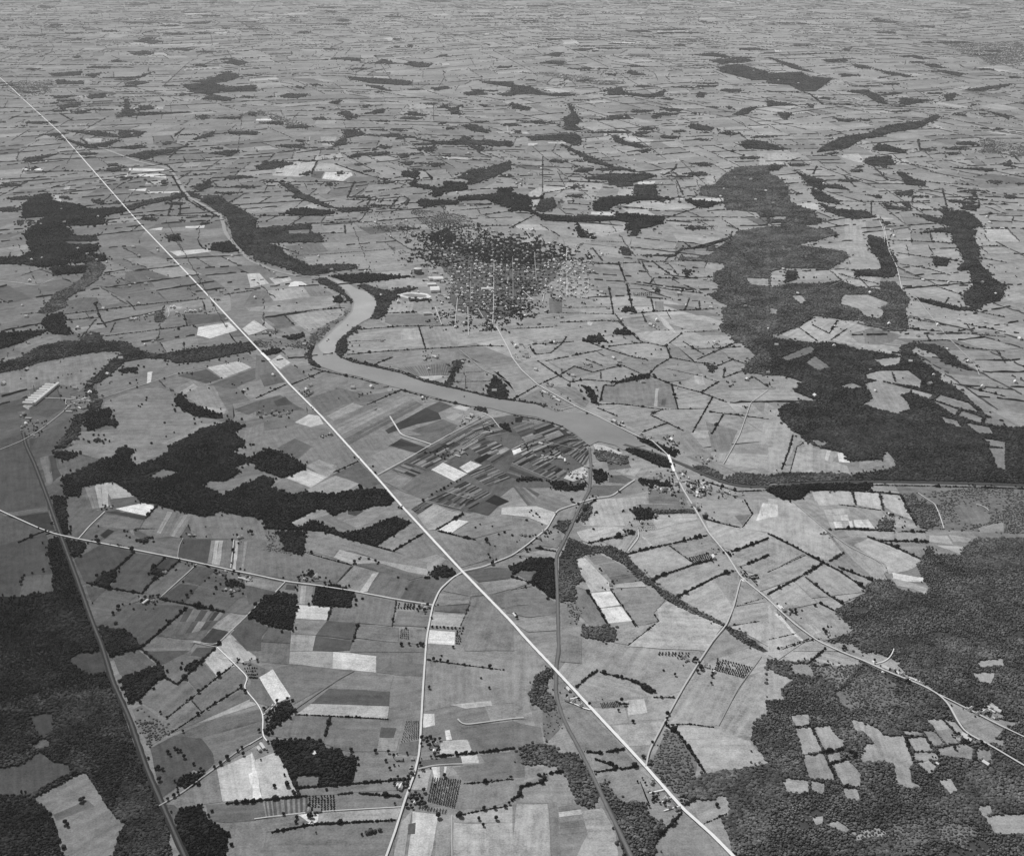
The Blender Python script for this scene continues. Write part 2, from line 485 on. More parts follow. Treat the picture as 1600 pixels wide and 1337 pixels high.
F 150 480,760 520,710 780,780 1060,830 1060,885 880,830 700,800 590,800
h 300,725 420,760 590,805
F 112 0,650 70,720 190,725 300,735 590,810 500,915 400,905 270,910 0,860
h 600,810 500,915
F 132 610,810 760,850 640,970 540,950 510,920
F 165 720,860 765,850 690,970 640,975
F 106 770,850 930,890 960,910 890,1020 690,975
F 94 960,905 1080,870 1220,880 1130,960 1095,1050 890,1020
F 112 610,800 760,790 950,850 1060,870 950,900 760,845
T 605,800 610,790 640,770 650,760 700,770 740,780 760,790 880,885 930,955 755,800 620,800
W d 1070,870 1090,850 1140,820 1170,812 1240,860 1215,880 1100,885
F 118 1230,880 1290,860 1420,990 1330,1000 1160,965
F 90 1300,850 1450,820 1590,830 1590,880 1380,910
F 130 1390,915 1590,890 1590,950 1450,990
F 90 1450,990 1590,960 1590,1080 1520,1070
F 130 1140,980 1330,1000 1320,1045 1110,1060
F 100 1110,1060 1320,1050 1300,1100 1105,1090
F 162 1095,1100 1300,1110 1270,1190 1080,1180
h 1330,1040 1270,1180
F 124 1340,1010 1430,1000 1590,1160 1600,1337 1290,1337 1260,1200
O 9 1 1085,1180 1290,1190 1300,1210 1085,1200
O 3 6 1240,1210 1290,1210 1265,1300 1235,1300
F 188 1075,1205 1235,1220 1230,1300 1065,1290
F 126 0,880 180,915 120,970 0,930
F 88 0,930 120,970 40,1020 0,1050
R 3 200 180,912 120,975
W d -10,1070 60,1000 150,975 250,990 245,1100 215,1210 80,1180 -5,1150
S 5 1 110 150 265,930 355,935 345,1050 255,1045
W d 370,930 500,930 615,970 600,1010 580,1070 470,1060 350,1050
F 178 250,1050 465,1065 445,1145 240,1135
H 465,1070 445,1145
F 112 470,1065 590,1070 615,980 870,1030 840,1185 640,1165 450,1150
F 118 250,1140 440,1150 410,1240 220,1230
F 86 440,1150 635,1165 600,1270 370,1240
F 152 635,1170 885,1195 880,1285 615,1255
H 635,1170 600,1280
F 84 370,1245 600,1275 580,1337 350,1337
F 125 220,1235 370,1245 350,1337 210,1337
F 110 0,1150 80,1190 0,1290
F 95 80,1190 215,1215 210,1290 30,1280
F 115 600,1270 880,1290 1040,1330 1040,1345 590,1345
O 6 3 880,1040 990,1045 985,1085 870,1075
B 1040,1070 1055,1075 1025,1065
T 1010,1070 1065,1060 1080,1075 1045,1090 1000,1080
F 112 880,1090 1090,1090 1075,1190 850,1180
h 870,1030 845,1185
O 5 5 895,1200 950,1200 950,1270 890,1260
F 118 955,1205 1060,1205 1050,1300 960,1290
T 850,1150 930,1200 1050,1195 900,1305 950,1300 1000,1305 1020,1300 1035,1305 1090,1135
T 265,890 280,870 290,850 300,880 320,890 340,880 350,900 270,910 310,905 355,880 330,870 345,860
B 370,880 375,887 300,895
T 170,885 245,945 255,960
F 78 190,925 245,930 240,960 180,955
@ 800 680 3.9675
S 12 2 55 150 -10,90 130,20 330,110 200,190
S 12 2 60 150 130,10 300,-70 480,60 340,130
S 10 2 50 140 350,120 440,60 490,110 440,190
S 12 2 50 130 0,170 110,110 350,230 260,285
S 6 1 45 110 -40,250 -5,175 200,260 100,290
F 205 0,95 50,80 60,100 10,125
F 165 320,270 350,235 430,200 470,195 470,260 380,290
B 350,245 370,260 400,240 455,240 460,200 420,270 440,260 190,130 210,140 70,75 100,70
T 245,110 255,125 240,125 60,70 120,65 90,75
R 2.5 165 0,175 260,285
R 2.5 165 120,20 450,100
W d 10,280 110,265 240,290 250,330 340,345 440,340 470,290 400,300 300,290 200,285
F 165 500,50 560,60 690,110 640,125 520,90
W m 505,100 560,95 700,130 730,170 680,180 540,160
W d 690,90 780,85 900,120 990,150 1000,200 940,200 820,150
F 88 590,170 720,165 740,200 600,215
F 148 640,220 700,210 800,205 760,255 700,245
W d 500,220 545,215 590,235 590,280 520,300
F 88 600,250 680,245 750,275 700,300 600,290
F 92 500,310 700,310 620,375 480,370
F 126 790,270 840,220 910,240 900,290
W d 780,270 900,285 1000,310 900,320 800,300
T 370,410 390,425 410,430 450,410 480,390 500,380 520,390 660,350 670,355 270,490
S 8 1 85 130 0,310 110,330 200,380 100,440
F 110 180,360 380,435 270,480 100,445
F 162 0,450 150,440 270,480 220,560 100,510 0,490
F 120 0,500 100,530 220,570 60,720 0,740
T 90,530 150,490 130,500 170,510 110,480 120,470 160,495
F 118 290,480 400,450 380,520 330,540 250,570
W m 270,570 290,530 360,530 370,570 320,610
B 60,620 80,625 170,640 200,600 190,595
T 70,625 80,630 110,630 130,625 150,640 210,610 230,610 220,630 240,600 120,670 90,720 110,710
F 112 160,680 300,620 310,650 280,700
H 150,700 270,720
F 126 20,740 100,715 260,760 110,760
W d -10,820 60,790 120,760 260,770 275,1020 230,1000 120,910 10,870
F! 95 10,870 60,840 155,840 120,910
W m 290,760 330,700 350,640 460,680 500,690 620,690 700,730 780,830 860,890 880,930 840,930 790,900 740,840 690,800 560,730 460,740 400,770 420,850 450,900 390,930 390,1030 290,1030
W m 840,900 900,940 1000,990 1100,1060 1240,1130 1330,1180 1420,1220 1587,1337 1560,1345 1480,1310 1380,1250 1300,1180 1090,1090 980,1040 900,970
W m 420,440 480,420 500,480 440,540 410,500
H 400,540 480,430 520,400
F 155 500,400 640,390 700,560 600,565 430,560 500,500
F 145 640,390 830,380 850,425 770,430 780,500 710,560 660,480
F 105 840,335 1060,350 1080,400 1090,430 850,420
F 110 770,430 1090,430 1130,460 870,470
W m 870,465 1130,460 1135,480 890,490
W d 745,460 780,450 860,460 880,490 870,520 770,525
F 148 880,495 1140,490 1150,520 1000,555 900,580 880,550
O 10 4 800,540 880,540 890,590 770,600
B 800,545 805,565 890,500
F 162 400,600 510,570 690,570 700,610 470,665 430,650
H 470,670 690,625 780,600
T 690,590 700,600 720,600 730,540 740,560 760,600 685,475 690,470 525,480 505,585
F 136 560,655 780,615 700,730 600,680
R 3 195 780,590 790,630 720,720
F 142 790,615 880,595 1010,555 1160,530 1220,620 990,680 850,700
F 160 800,620 830,640 880,690 860,690
H 710,740 860,700 1000,670 1210,620
F 144 715,745 970,690 1120,800 870,885 780,820
F 136 980,690 1210,635 1290,720 1090,760 1110,780
h 975,685 1080,760 1120,790
O 10 5 1090,760 1220,730 1240,780 1130,805
B 1235,740 1250,760 1260,735
T 1280,710 1310,730 1350,740 1340,730 1370,740 1360,720
H 860,910 900,880 1130,800 1250,770
F 142 890,910 1130,810 1340,770 1390,840 1260,880 1020,1000
H 1020,1005 1260,880 1390,835
F 146 1030,1010 1250,895 1310,980 1390,1010 1350,1130 1330,1170 1250,1140
F 128 1260,880 1410,850 1400,990 1360,1050 1310,980
F 112 460,740 540,735 640,780 510,800
F 162 405,770 450,760 600,910 610,960 490,970 450,900 420,850
F 115 540,800 640,785 730,830 580,850
F 110 580,850 720,830 760,860 600,880
F 98 600,880 780,865 820,905 640,925
F 140 640,925 820,905 830,940 640,950
T 545,830 555,840 625,905 630,920 620,910
B 610,930 615,950
F 208 480,980 615,965 670,1050 540,1070
F 188 540,1075 680,1060 745,1150 600,1165
F 120 640,965 830,945 950,1020 880,1100 910,1150 780,1190 740,1140 670,1050
H 470,970 540,1080 590,1170
h 620,970 780,1190
F 112 390,930 470,960 540,1080 590,1170 480,1180 420,1120 400,1020
W m 430,1190 590,1175 650,1215 630,1285 440,1250
F 140 640,1210 770,1190 910,1160 720,1300 630,1285
F 150 900,1080 960,1030 1090,1090 1310,1180 1200,1337 720,1310 910,1150
h 720,1300 910,1155 880,1110
F 112 0,960 120,940 230,1010 280,1040 40,1055 0,1060
F 106 0,1065 285,1040 290,1110 100,1130 0,1100
F 132 60,1140 290,1110 285,1210 100,1220 0,1160
F 126 40,870 120,915 -10,960 -10,880
F 118 310,1040 390,1050 400,1160 310,1200
F 118 300,1210 430,1260 430,1337 300,1337
W s 340,1040 400,1030 430,1100 400,1180
H 0,880 120,915
h 0,960 120,938
B 15,1115
T 20,1110 30,1135
F 138 1150,390 1430,390 1490,490 1430,570 1200,520 1130,440
F 110 1380,500 1480,490 1430,560
h 1440,400 1490,490 1430,570
F 130 1450,400 1520,400 1540,500 1490,490
R 2.5 170 1530,400 1550,500
F 142 1430,570 1490,490 1587,500 1587,600 1450,580
H 1190,515 1300,550 1390,570
F 140 1200,530 1430,580 1587,610 1587,630 1390,720 1290,690 1230,610
H 1370,720 1460,690 1587,640
F 142 1380,730 1587,650 1587,750 1460,800 1400,815 1350,770
H 1460,800 1587,745
F 138 1420,830 1587,760 1587,930 1500,860
T 1420,850 1440,860 1490,890 1500,900 1510,880 1430,870
B 1440,895 1470,880 1480,870
F 222 1420,890 1450,890 1460,910 1430,915
F 130 1420,900 1470,920 1587,1030 1390,1060 1400,990
h 1390,1060 1560,1010
F 136 1370,1070 1587,1020 1587,1150 1350,1180
h 1370,1180 1530,1155
F 140 1340,1190 1587,1150 1587,1310 1430,1220
B 910,250 920,260 915,272 1045,410 1052,415 1150,455 1120,440 1200,490 1320,390 905,330 930,350 850,360 960,330 980,300 1010,310 1030,290 1060,250 1300,360 1330,355 1350,365 1380,375 1430,370 800,10 820,20 1180,150 1235,140 1215,160
V 60 24 1070,280 1140,280 1300,330 1280,350 1170,390 1090,370
V 30 8 780,280 1000,300 1060,350 990,390 900,340
V 22 6 920,0 1000,0 1080,110 1000,100
W m 1120,190 1200,190 1310,250 1300,290 1180,240
W m 1300,290 1400,230 1500,240 1587,250 1587,330 1430,310
W d 760,0 860,30 1030,100 1010,140 900,90 800,40
F 120 840,0 1100,-20 1210,100 1090,110 1030,80 980,50
F 112 1200,0 1400,0 1340,100 1240,100
F 142 1235,110 1330,110 1310,165 1240,160
F 135 1350,110 1587,120 1587,220 1320,180
F 118 1070,130 1230,110 1240,170 1320,190 1400,230 1310,240 1200,190
R 3.5 185 1587,-280 1480,-200 1410,0 1350,110 1310,180
@ 1200 680 3.9675
W n 200,10 390,-50 1650,-50 1650,310 1300,300 1100,295 900,285 600,290 480,285 540,240 720,215 790,200 790,160 740,100 700,150 550,160 500,160 470,110 330,80 240,40
F! 120 1330,20 1470,40 1470,80 1380,70
F! 125 1370,80 1470,80 1470,220 1420,200
F! 132 720,100 740,100 790,170 760,195 730,160
F! 136 565,165 700,155 710,180 600,215 565,200
F! 120 690,65 720,65 720,85 690,80
F! 130 260,25 380,35 360,65 310,70
W m -5,255 100,230 300,235 500,240 560,285 300,290 -5,300
W d -5,330 100,310 300,305 600,296 650,300 620,345 450,340 360,345 260,345 200,400 100,400 -5,350
F 142 0,0 200,10 90,220 0,240
F 148 140,220 200,60 280,80 280,235
F 136 280,80 360,90 450,105 400,160 490,190 510,240 280,235
F 182 430,105 470,110 510,170 440,165
F 166 365,95 390,95 370,160 350,150
H 155,0 130,90 85,215
h 140,220 180,70 210,55
F 136 625,300 780,300 815,360 650,345
F 152 270,350 360,345 520,350 540,430 440,430 300,440
F 166 530,350 690,360 710,465 545,430
F 152 690,365 820,370 870,470 910,530 780,480 720,440
H 520,350 545,430
H 690,360 715,465
h 440,430 700,465
H 450,340 700,355 820,370
H 820,370 870,470 920,560
F 126 200,410 300,405 330,460 450,430 560,445 720,480 740,520 680,545 690,585 520,575 380,580 350,550 240,470
F 196 530,525 620,520 660,575 540,570
S 4 3 140 200 345,460 500,450 530,570 390,575
W m 680,540 740,520 780,540 770,585 690,585
B 720,515 750,490 760,520 770,530
T 760,490 775,495 755,500 765,510
F 136 790,500 940,560 900,580 780,570
W s 820,370 1480,310 1660,320 1660,610 1480,605 960,580 920,540 860,430
W m 840,440 960,420 1040,440 1060,560 960,580 900,520
F! 115 1140,440 1230,430 1380,490 1370,540 1280,555 1200,530
F! 130 1300,570 1460,540 1460,600 1310,605
R 3.5 205 930,360 1000,410 1030,420 1065,500 1090,580
R 3.5 200 1290,430 1330,435 1370,470
H 380,585 520,580 780,595
H 830,595 970,600
F 136 470,590 780,600 780,650 620,630 520,640
F 130 790,600 970,610 990,655 800,660
H 700,655 990,660
F 140 1000,620 1110,620 1150,680 1000,660
F 140 1120,615 1260,640 1250,665 1150,660
F 125 800,665 980,670 970,750 860,720
F 152 1035,680 1210,690 1195,735
F 152 620,640 770,690 950,775 910,820 860,840 750,860 730,800 620,740 530,680
F 192 770,850 930,880 970,880 960,910 780,900
F 150 760,880 900,915 990,950 970,985 900,950 800,930
H 620,630 780,690 950,770
F 152 0,390 150,410 350,580 460,730 380,780 230,730 0,610
F 176 0,420 60,430 60,500 0,530
F 142 370,590 470,660 620,740 740,830 700,890 660,890 540,790
W s 310,600 380,600 430,660 400,660
R 3.5 170 145,405 360,590 500,690 700,790 735,850
H 150,410 230,480 350,580
F 140 0,620 220,735 60,820 0,850
F 138 0,855 230,750 340,795 220,870 0,980
h 0,850 80,815 230,745
H 0,610 140,680 340,790 
H 340,790 440,840 600,950
H 380,780 470,730
F 120 400,780 470,735 550,790 660,890 540,855 440,810
F 126 460,830 640,900 600,940
H 440,820 650,900
H 0,985 150,905 350,790
F 132 240,880 340,800 440,850 610,970 430,990 380,1000
H 235,885 380,995 470,1050
F 136 160,905 235,880 370,1000 270,1010
F 140 390,1000 610,975 460,1040
F 144 10,990 150,910 270,1020 310,1040 120,1080 60,1070
F 140 330,1040 400,1005 470,1055 410,1085
W m 410,1090 600,980 610,930 660,895 760,900 800,950 920,980 980,985 1000,950 950,870 920,810 950,770 1000,680 1030,740 1200,740 1220,690 1290,640 1470,640 1650,640 1650,1345 580,1345 520,1290 360,1280 530,1215
F 140 110,1100 320,1050 410,1090 530,1200 500,1230 350,1275 280,1250
F 162 250,1180 280,1170 330,1220 300,1230
H 320,1040 420,1095
B 75,1075 100,1090 120,1085 90,1080 130,1100 370,1220 375,1240 365,1210
T 130,1090 150,1100 170,1090 170,1110 210,1090 290,1060
F 146 0,1060 60,1110 230,1280 60,1337 0,1337
F 228 40,1110 70,1110 130,1180 180,1240 225,1275 205,1280 150,1230 110,1180
h 0,1270 170,1230
h 80,1330 230,1280 330,1260
F 142 230,1290 330,1270 480,1337 150,1337
@ 0 360 3.9675
W d 320,230 540,220 530,265 330,280
W m 540,160 600,170 650,240 600,310 520,360 410,430 400,480 330,510 270,520 230,510 310,440 330,400 430,350 500,310 530,250
W d 290,540 380,510 410,600 440,610 430,650 330,640 250,580
W d -20,640 130,630 300,620 260,640 130,700 -20,740
W n 130,790 250,720 400,690 500,690 560,630 610,640 650,690 760,690 820,720 880,750 1000,770 1140,740 1400,710 1590,690 1590,740 1400,780 1250,815 1090,825 1050,800 850,790 770,770 760,755 700,750 600,755 400,790 250,820 130,860 -20,890 -20,830
W n 770,760 850,790 770,820 690,890 600,950 545,940 620,880 700,800
W n 520,950 560,960 600,1000 610,1050 640,1060 600,1110 560,1120 570,1050 540,1000
W d 530,1200 540,1170 620,1110 685,1108 690,1140 680,1170 725,1180 720,1210 650,1210 545,1247
W d 1100,1020 1140,1020 1150,1050 1230,1100 1300,1120 1380,1140 1385,1165 1340,1170 1200,1150 1130,1110 1080,1080
W d 755,870 780,860 865,855 860,880 760,885
W d 1080,1337 1250,1240 1430,1180 1500,1210 1510,1220 1450,1250 1520,1310 1500,1345
W n 560,1110 600,1110 500,1200 480,1290 440,1310 400,1345 350,1345 430,1220 450,1170
F 120 -20,900 130,870 400,800 600,765 740,770 690,820 600,890 540,950 490,1000 440,970 300,945 130,1000 -20,1010
F 114 840,810 1050,810 1100,830 1250,820 1280,850 1100,900 930,950 640,1030 600,1000 600,960 700,890
F 120 650,1060 840,990 980,970 1060,1000 1090,1080 1200,1155 1370,1180 1000,1320 930,1345 450,1345 500,1250 720,1230 730,1180 690,1150 700,1110 640,1090
F 128 1060,990 1250,900 1310,940 1420,1130 1380,1140 1240,1090 1150,1030
F 150 1100,1010 1200,950 1230,970 1150,1010
F 205 915,880 945,875 935,940 910,950
F 168 1285,850 1480,810 1560,850 1380,920
F 84 1100,900 1280,860 1370,920 1280,950
F 92 1290,960 1400,920 1590,850 1590,920 1450,980
F 88 1450,1110 1590,1060 1590,1120 1540,1145
F 118 1450,1250 1590,1190 1590,1345 1520,1330
F 138 1000,1320 1260,1200 1440,1180 1100,1337
F 150 1250,1090 1400,1110 1390,1140 1280,1120
R 3.5 165 600,1050 700,1020 850,970 930,945 1100,890 1280,850
T 360,915 680,950 625,958 850,975 845,930 1400,815 1375,918 1510,1010 1465,1010 1305,945 1480,800 1510,795 1535,985 1060,995 1085,1020
T 860,1090 880,1080 870,1095 905,1055 1020,1195 1080,1255 1030,1280 940,1322 1250,1190 1210,1200 1110,890 1130,885 1160,885 1190,895
F 150 140,1090 290,940 335,955 175,1112
R 4 200 270,1040 400,1045 560,1060
R 3 190 410,1050 405,1080 430,1095
F 86 180,1100 270,1045 400,1050 410,1090 300,1160 190,1140
T 340,950 440,970 350,970 380,975 310,970 295,1030 400,1055 410,1070 415,1085
V 25 10 430,1060 590,1060 540,1110 400,1130
V 30 8 130,1150 290,1180 250,1270 130,1300
F 80 150,1337 250,1250 430,1170 440,1200 350,1345
R 4 165 -20,1370 130,1310 250,1240 400,1120 430,1080 560,1050 600,1050
F 120 130,710 340,640 380,660 380,690 250,710 130,770
H 370,525 700,485 
H 700,485 1000,450 1270,425
H 1390,400 1590,370
H 380,560 620,540
H 590,450 620,540 660,600
H 660,655 870,630 1180,590
h 640,275 880,250
h 600,345 760,360
F 192 1230,600 1420,570 1470,620 1300,670 1220,650
F 178 1500,610 1575,556 1660,610 1580,640 1540,650
F 178 1050,130 1290,115 1310,130 1100,160
W d 1300,120 1320,85 1420,70 1490,130 1400,140
W d 1060,40 1110,30 1130,65 1080,70
T 1040,190 1060,200 1080,205 1140,210 1160,210 1230,310 1250,305 1270,315 1180,350 1200,340 1220,350 1340,375 1370,375 1330,430 1350,435 1210,600 1200,595 1220,605
B 1370,380 1350,430 895,535 930,525 950,520 810,555 830,555 845,550 1150,510 1180,505 1210,505 1240,500 1270,510 1300,505 1100,515 1060,480 1080,480
W m 960,530 990,505 1025,530 1010,570 960,570
T 720,320 730,330 740,320 730,310 755,300
R 3.5 190 1040,480 1050,520 1040,540
F 168 1060,475 1130,475 1120,485 1065,490
R 3.5 195 -20,315 130,325 200,345 290,345
R 3.5 170 250,340 335,300
F 122 310,165 520,195 520,220 330,230
h 135,205 220,180
h 135,280 300,225
H 130,520 260,510
F 132 445,610 640,575 660,600 480,640
F 98 780,260 880,255 960,350 770,360
F 96 480,420 600,415 640,480 400,510
F 118 650,490 720,480 700,550 650,555
F 94 1150,520 1390,520 1420,560 1170,590
H 1140,520 1160,590
H 1140,695 1140,745
@ 400 360 3.9675
W n -5,60 60,80 90,85 160,110 170,140 230,170 330,220 450,215 600,210 640,220 620,240 480,255 380,280 300,280 200,240 60,200 -5,180
W n 180,30 390,20 405,60 230,75 60,80 -5,75 -5,30
F 170 0,270 20,265 80,330 0,355
F 110 20,265 100,260 130,330 80,330
F 168 80,295 210,290 220,310 120,335
F 205 200,350 215,325 240,316 280,316 325,342
F 152 65,375 290,350 340,410 110,440
F 118 290,345 400,350 470,390 480,405 340,410
F 104 0,380 60,375 110,440 0,470
F 142 0,480 400,440 480,405 500,460 430,480 200,510 0,500
W d 480,430 500,410 545,430 530,450 490,450
H 190,515 360,495 550,480
F 142 200,520 400,500 550,485 540,530 460,570 330,630 270,590
F 100 60,545 170,525 240,590 150,610
H 170,520 240,590
F 155 30,545 130,620 70,610
F 120 130,610 270,590 340,640 200,650
V 14 4 20,640 150,610 130,650
W d 180,660 290,640 300,660 220,680
W s -5,670 100,665 240,680 330,700 340,640 450,580 560,500 580,480 560,540 470,600 380,690 320,740 200,720 -5,730
W n 310,770 330,740 370,700 350,760 345,790 400,855 350,840
W n 490,750 500,700 550,650 620,590 650,600 560,660 570,750 540,770 520,790
W n 380,300 430,290 500,340 560,400 610,450 590,450 540,400 450,350 390,330
W d 450,285 700,270 820,280 960,290 870,300 640,330 560,320
W n 640,350 660,335 740,360 850,380 870,360 1000,360 940,380 840,440 800,520 760,550 715,545 750,470 740,410
F! 205 868,398 955,380 1060,392 1088,410 1055,428 960,425 885,408
F! 130 905,400 960,392 1050,400 1062,410 1040,418 960,416
W d 950,432 1070,428 1080,435 960,442
F 136 290,170 600,140 970,115 1120,190 880,235 620,240 450,210 340,220
F 112 180,100 400,75 450,130 220,160
h 210,160 480,145 850,115
T 380,190 490,195 245,130 250,140 265,135 960,180 970,195 1000,190 900,215 640,110 660,105 680,110
R 6 150 300,292 480,268 860,247 1150,242
F 140 610,330 800,310 810,350 720,355
F 146 810,310 1070,295 1060,350 820,360
F 147 820,445 980,440 970,500 800,510
F 130 985,440 1110,430 1110,480 980,505
H 800,515 1000,508
h 480,620 600,625
H 650,615 900,595 1230,590
F 118 800,520 1000,515 1150,545 1150,580 870,600 800,570
F 142 590,640 900,610 1010,605 1050,725 580,765 540,730
F 158 905,610 1010,605 1040,670 900,680
F 136 1015,600 1240,595 1250,720 1060,730
H 1010,600 1050,730
H 570,770 800,750 1050,735 
H 1050,735 1250,725 1400,715 1560,720
h 560,690 800,680
F 118 540,775 850,760 840,790 720,840 600,820
F 130 730,840 850,790 1030,780 1050,820 870,850
H 715,840 850,785
S 46 1 98 122 870,850 1230,820 1190,900 960,910
F 160 960,910 1150,900 1190,905 1080,935
W n 1240,810 1290,805 1210,960 1160,960 1190,920
W n 540,790 620,820 780,850 900,890 1040,925 1160,955 1300,990 1460,1030 1587,1050 1587,1065 1440,1042 1300,1002 1160,972 1040,942 900,896 780,866 600,828
H 500,770 560,800 620,820 700,838 780,854 
H 780,854 900,884 1040,932 1160,964
H 1160,964 1300,994 1460,1032 1587,1054
H 560,792 640,818 780,846 900,874
H 900,874 1040,922 1160,955
V 25 3 1010,740 1130,735 1170,810 1040,810
F 118 1260,760 1300,840 1410,870 1410,1000 1220,970
h 1250,885 1410,875
h 1220,940 1450,935
h 1300,900 1300,980
W d 1440,980 1480,900 1540,960 1550,1050 1440,1030
R 5 150 1260,740 1330,800 1410,870 1480,900 1587,950
F 105 0,770 70,800 150,900 0,930
F 170 85,810 150,770 215,820 150,860
F 108 150,870 215,830 300,890 330,910 220,950
F 94 20,900 130,880 180,940 50,970
H 210,960 310,920 400,880 430,870
H 0,1040 200,950
H 350,855 400,868 640,920 760,955
H 900,990 1050,1032 1330,1095
F 120 250,960 430,880 650,920 800,965 780,985 520,970 370,1030 290,1000
F 106 330,1040 520,975 640,1010 700,1020 900,985 740,1060 620,1060 540,1080 400,1140
F 90 0,1060 150,1020 240,1080 300,1110 220,1120 0,1150
F 72 110,1060 180,1030 230,1080 130,1090
F 168 240,1190 330,1140 390,1150 420,1200 340,1220
F 146 440,1150 600,1070 670,1090 480,1180
H 690,1080 900,990
S 1 7 92 148 470,1190 890,1000 1040,1080 570,1337
F 62 800,1240 1050,1100 1130,1130 1150,1170 1000,1200 820,1260
F 52 820,1337 890,1300 1010,1337
F 84 1050,1100 1140,1060 1220,1090 1130,1130
F 168 1220,1100 1270,1080 1330,1095 1300,1120
F 140 1170,1160 1230,1130 1290,1140 1220,1180
F 105 960,1240 1160,1170 1250,1210 1190,1280 1100,1300
V 14 5 1290,1140 1350,1150 1340,1180 1250,1230
W n 1370,1095 1430,1105 1430,1130 1380,1120
R 3.5 195 1400,1130 1460,1160 1510,1225
W d 1500,1210 1560,1200 1570,1250
S 12 2 55 150 1200,1300 1310,1230 1430,1280 1310,1345
S 12 2 55 150 1310,1225 1460,1170 1570,1250 1430,1280
B 25,1128 60,1142 30,1158
T 100,1140 110,1150 185,1220
V 14 6 90,1120 230,1110 210,1170 110,1150
V 20 5 265,990 330,985 360,1020 290,1040
T 640,1020 660,1015 690,1015 800,965 820,970
B 800,970 650,1020
V 10 2 400,1280 470,1250 480,1280 420,1295
V 8 2 1010,1040 1070,1030 1040,1080
W d 40,750 140,730 150,760 60,775
T 355,1110 345,1100 90,980 110,985 440,690 450,680
@ 800 360 3.9675
H 0,610 250,600
H 100,710 380,690
W d 440,690 480,660 545,650 600,700 570,690 510,695
H 300,570 460,565 570,560 660,565
H 660,565 740,640
W d 630,620 700,615 760,645 720,650 640,645
H 740,640 800,690 950,720
H 950,720 1050,640
H 480,695 600,740 730,780 830,800
H 600,720 760,700 850,695
H 960,725 985,790 900,840 850,890
H 985,790 1150,820 1250,830
H 110,720 145,770 240,760 300,710 340,660
H 210,810 410,770 560,740
H 160,810 290,900 
H 290,900 390,840
H 290,900 360,940
H 160,960 290,900
H 0,1050 150,965
H 390,845 500,880 680,835
H 460,800 560,840
H 690,840 800,890
H 550,880 550,920
H 370,940 450,925 640,940 750,920
W d 640,945 760,905 850,890 855,910 720,940
H 650,945 630,965 570,960 545,1060
W d 440,965 500,985 535,1075 510,1075 470,1000
H 520,1080 650,1075 780,1090 930,1110
H 860,1140 930,1110
H 860,1145 1060,1240
H 810,1250 960,1195
H 530,1100 650,1150
H 850,900 1000,960 1170,1005 1330,1065
H 1170,1005 1280,940
H 990,960 1030,1110
h 920,1110 1200,1105
H 1240,1040 1200,1110 1120,1250
h 1200,910 950,855
h 1280,940 1200,915
H 1310,915 1480,850
H 1150,800 1400,690
H 1060,690 1190,770
H 1110,735 1300,730 1420,720
H 1250,850 1370,800
H 1320,850 1310,910
H 1450,930 1490,910
H 1340,790 1450,830
H 1500,910 1587,970
H 1230,1125 1400,1145 1587,1170
H 1310,1140 1240,1260
H 660,200 710,330 750,500
H 470,210 670,205 880,195 1140,190
H 880,200 930,240 1020,300
H 850,335 880,295 1060,300 1250,290
H 870,340 1050,360 1060,370 1030,400
H 740,330 880,350 990,370 1180,390
H 730,520 880,505 1080,495 1220,490
H 860,420 880,500
H 600,350 630,520
h 310,480 620,475
h 220,510 640,520
H 640,520 700,600
H 810,520 830,570
h 960,505 985,550
H 1100,420 1070,495
H 1160,440 1165,490
h 1070,630 1280,625
h 800,120 1020,115
H 1060,70 1110,110
H 500,110 560,190
h 460,65 700,75
W n 670,105 720,110 745,160 690,155
W n 740,155 1000,155 1040,115 1200,110 1330,60 1390,30 1360,40 1180,105 1060,120 1010,165
W m 1600,-10 1400,5 1370,50 1290,95 1200,110 1240,150 1140,170 1040,165 1030,185 1200,195 1320,205 1320,235 1250,270 1250,320 1280,340 1275,385 1210,395 1290,450 1380,475 1440,460 1600,490
W m 1600,490 1440,470 1300,480 1320,570 1280,590 1300,630 1350,640 1380,690 1430,700 1510,780 1450,830 1430,880 1600,900
F! 140 1455,295 1590,300 1590,350 1470,335
F! 130 1240,95 1300,95 1270,110
F! 135 1130,130 1260,130 1230,150 1150,155
B 470,835 490,835 485,847 860,590 875,590 880,600 1260,700 1250,695 1265,705 710,330
W d 875,380 910,365 910,385
W d 1060,250 1110,250 1090,290
O 10 2 750,390 870,385 870,410 750,410
W d 690,480 745,480 745,505 690,505
F 118 885,440 940,440 945,500 885,500
F 105 230,420 310,420 310,510 235,505
F 178 465,568 505,568 490,590 470,585
F 168 890,510 960,560 1030,650 940,590
F 155 760,640 900,620 1030,640 1030,670 960,720 850,690 800,670
F 118 560,960 850,920 990,960 1030,1105 780,1085 540,1060
F 155 890,980 910,980 900,1090 880,1090
F 88 930,1045 955,1045 950,1090 925,1085
F 128 40,1050 170,980 390,1090 280,1130 150,1075
F 116 250,970 390,970 480,1060 450,1100
B 200,1005 220,1015 240,1025 265,1040 285,1055 290,1115
R 3.5 190 300,1115 400,1090
V 20 6 600,1180 690,1190 690,1220 640,1210
V 25 8 780,1280 850,1290 900,1337
V 14 4 200,930 260,960 220,980
V 6 2 440,1120 500,1140 470,1150
V 20 6 0,690 110,690 130,790 0,790
T 1360,965 1350,970 1370,960 1330,940 1340,945 1030,410 845,485 780,270
V 6 1 1410,1090 1470,1095 1450,1105
V 8 2 740,780 850,790 840,810
W n 1200,830 1280,850 1230,880
W n -5,1050 150,1070 220,1090 200,1100 80,1070
H 0,1145 150,1170 300,1212 400,1265 480,1337
S 12 2 50 130 20,1170 100,1170 280,1240 180,1300
S 14 2 50 140 100,1170 230,1190 440,1310 280,1337
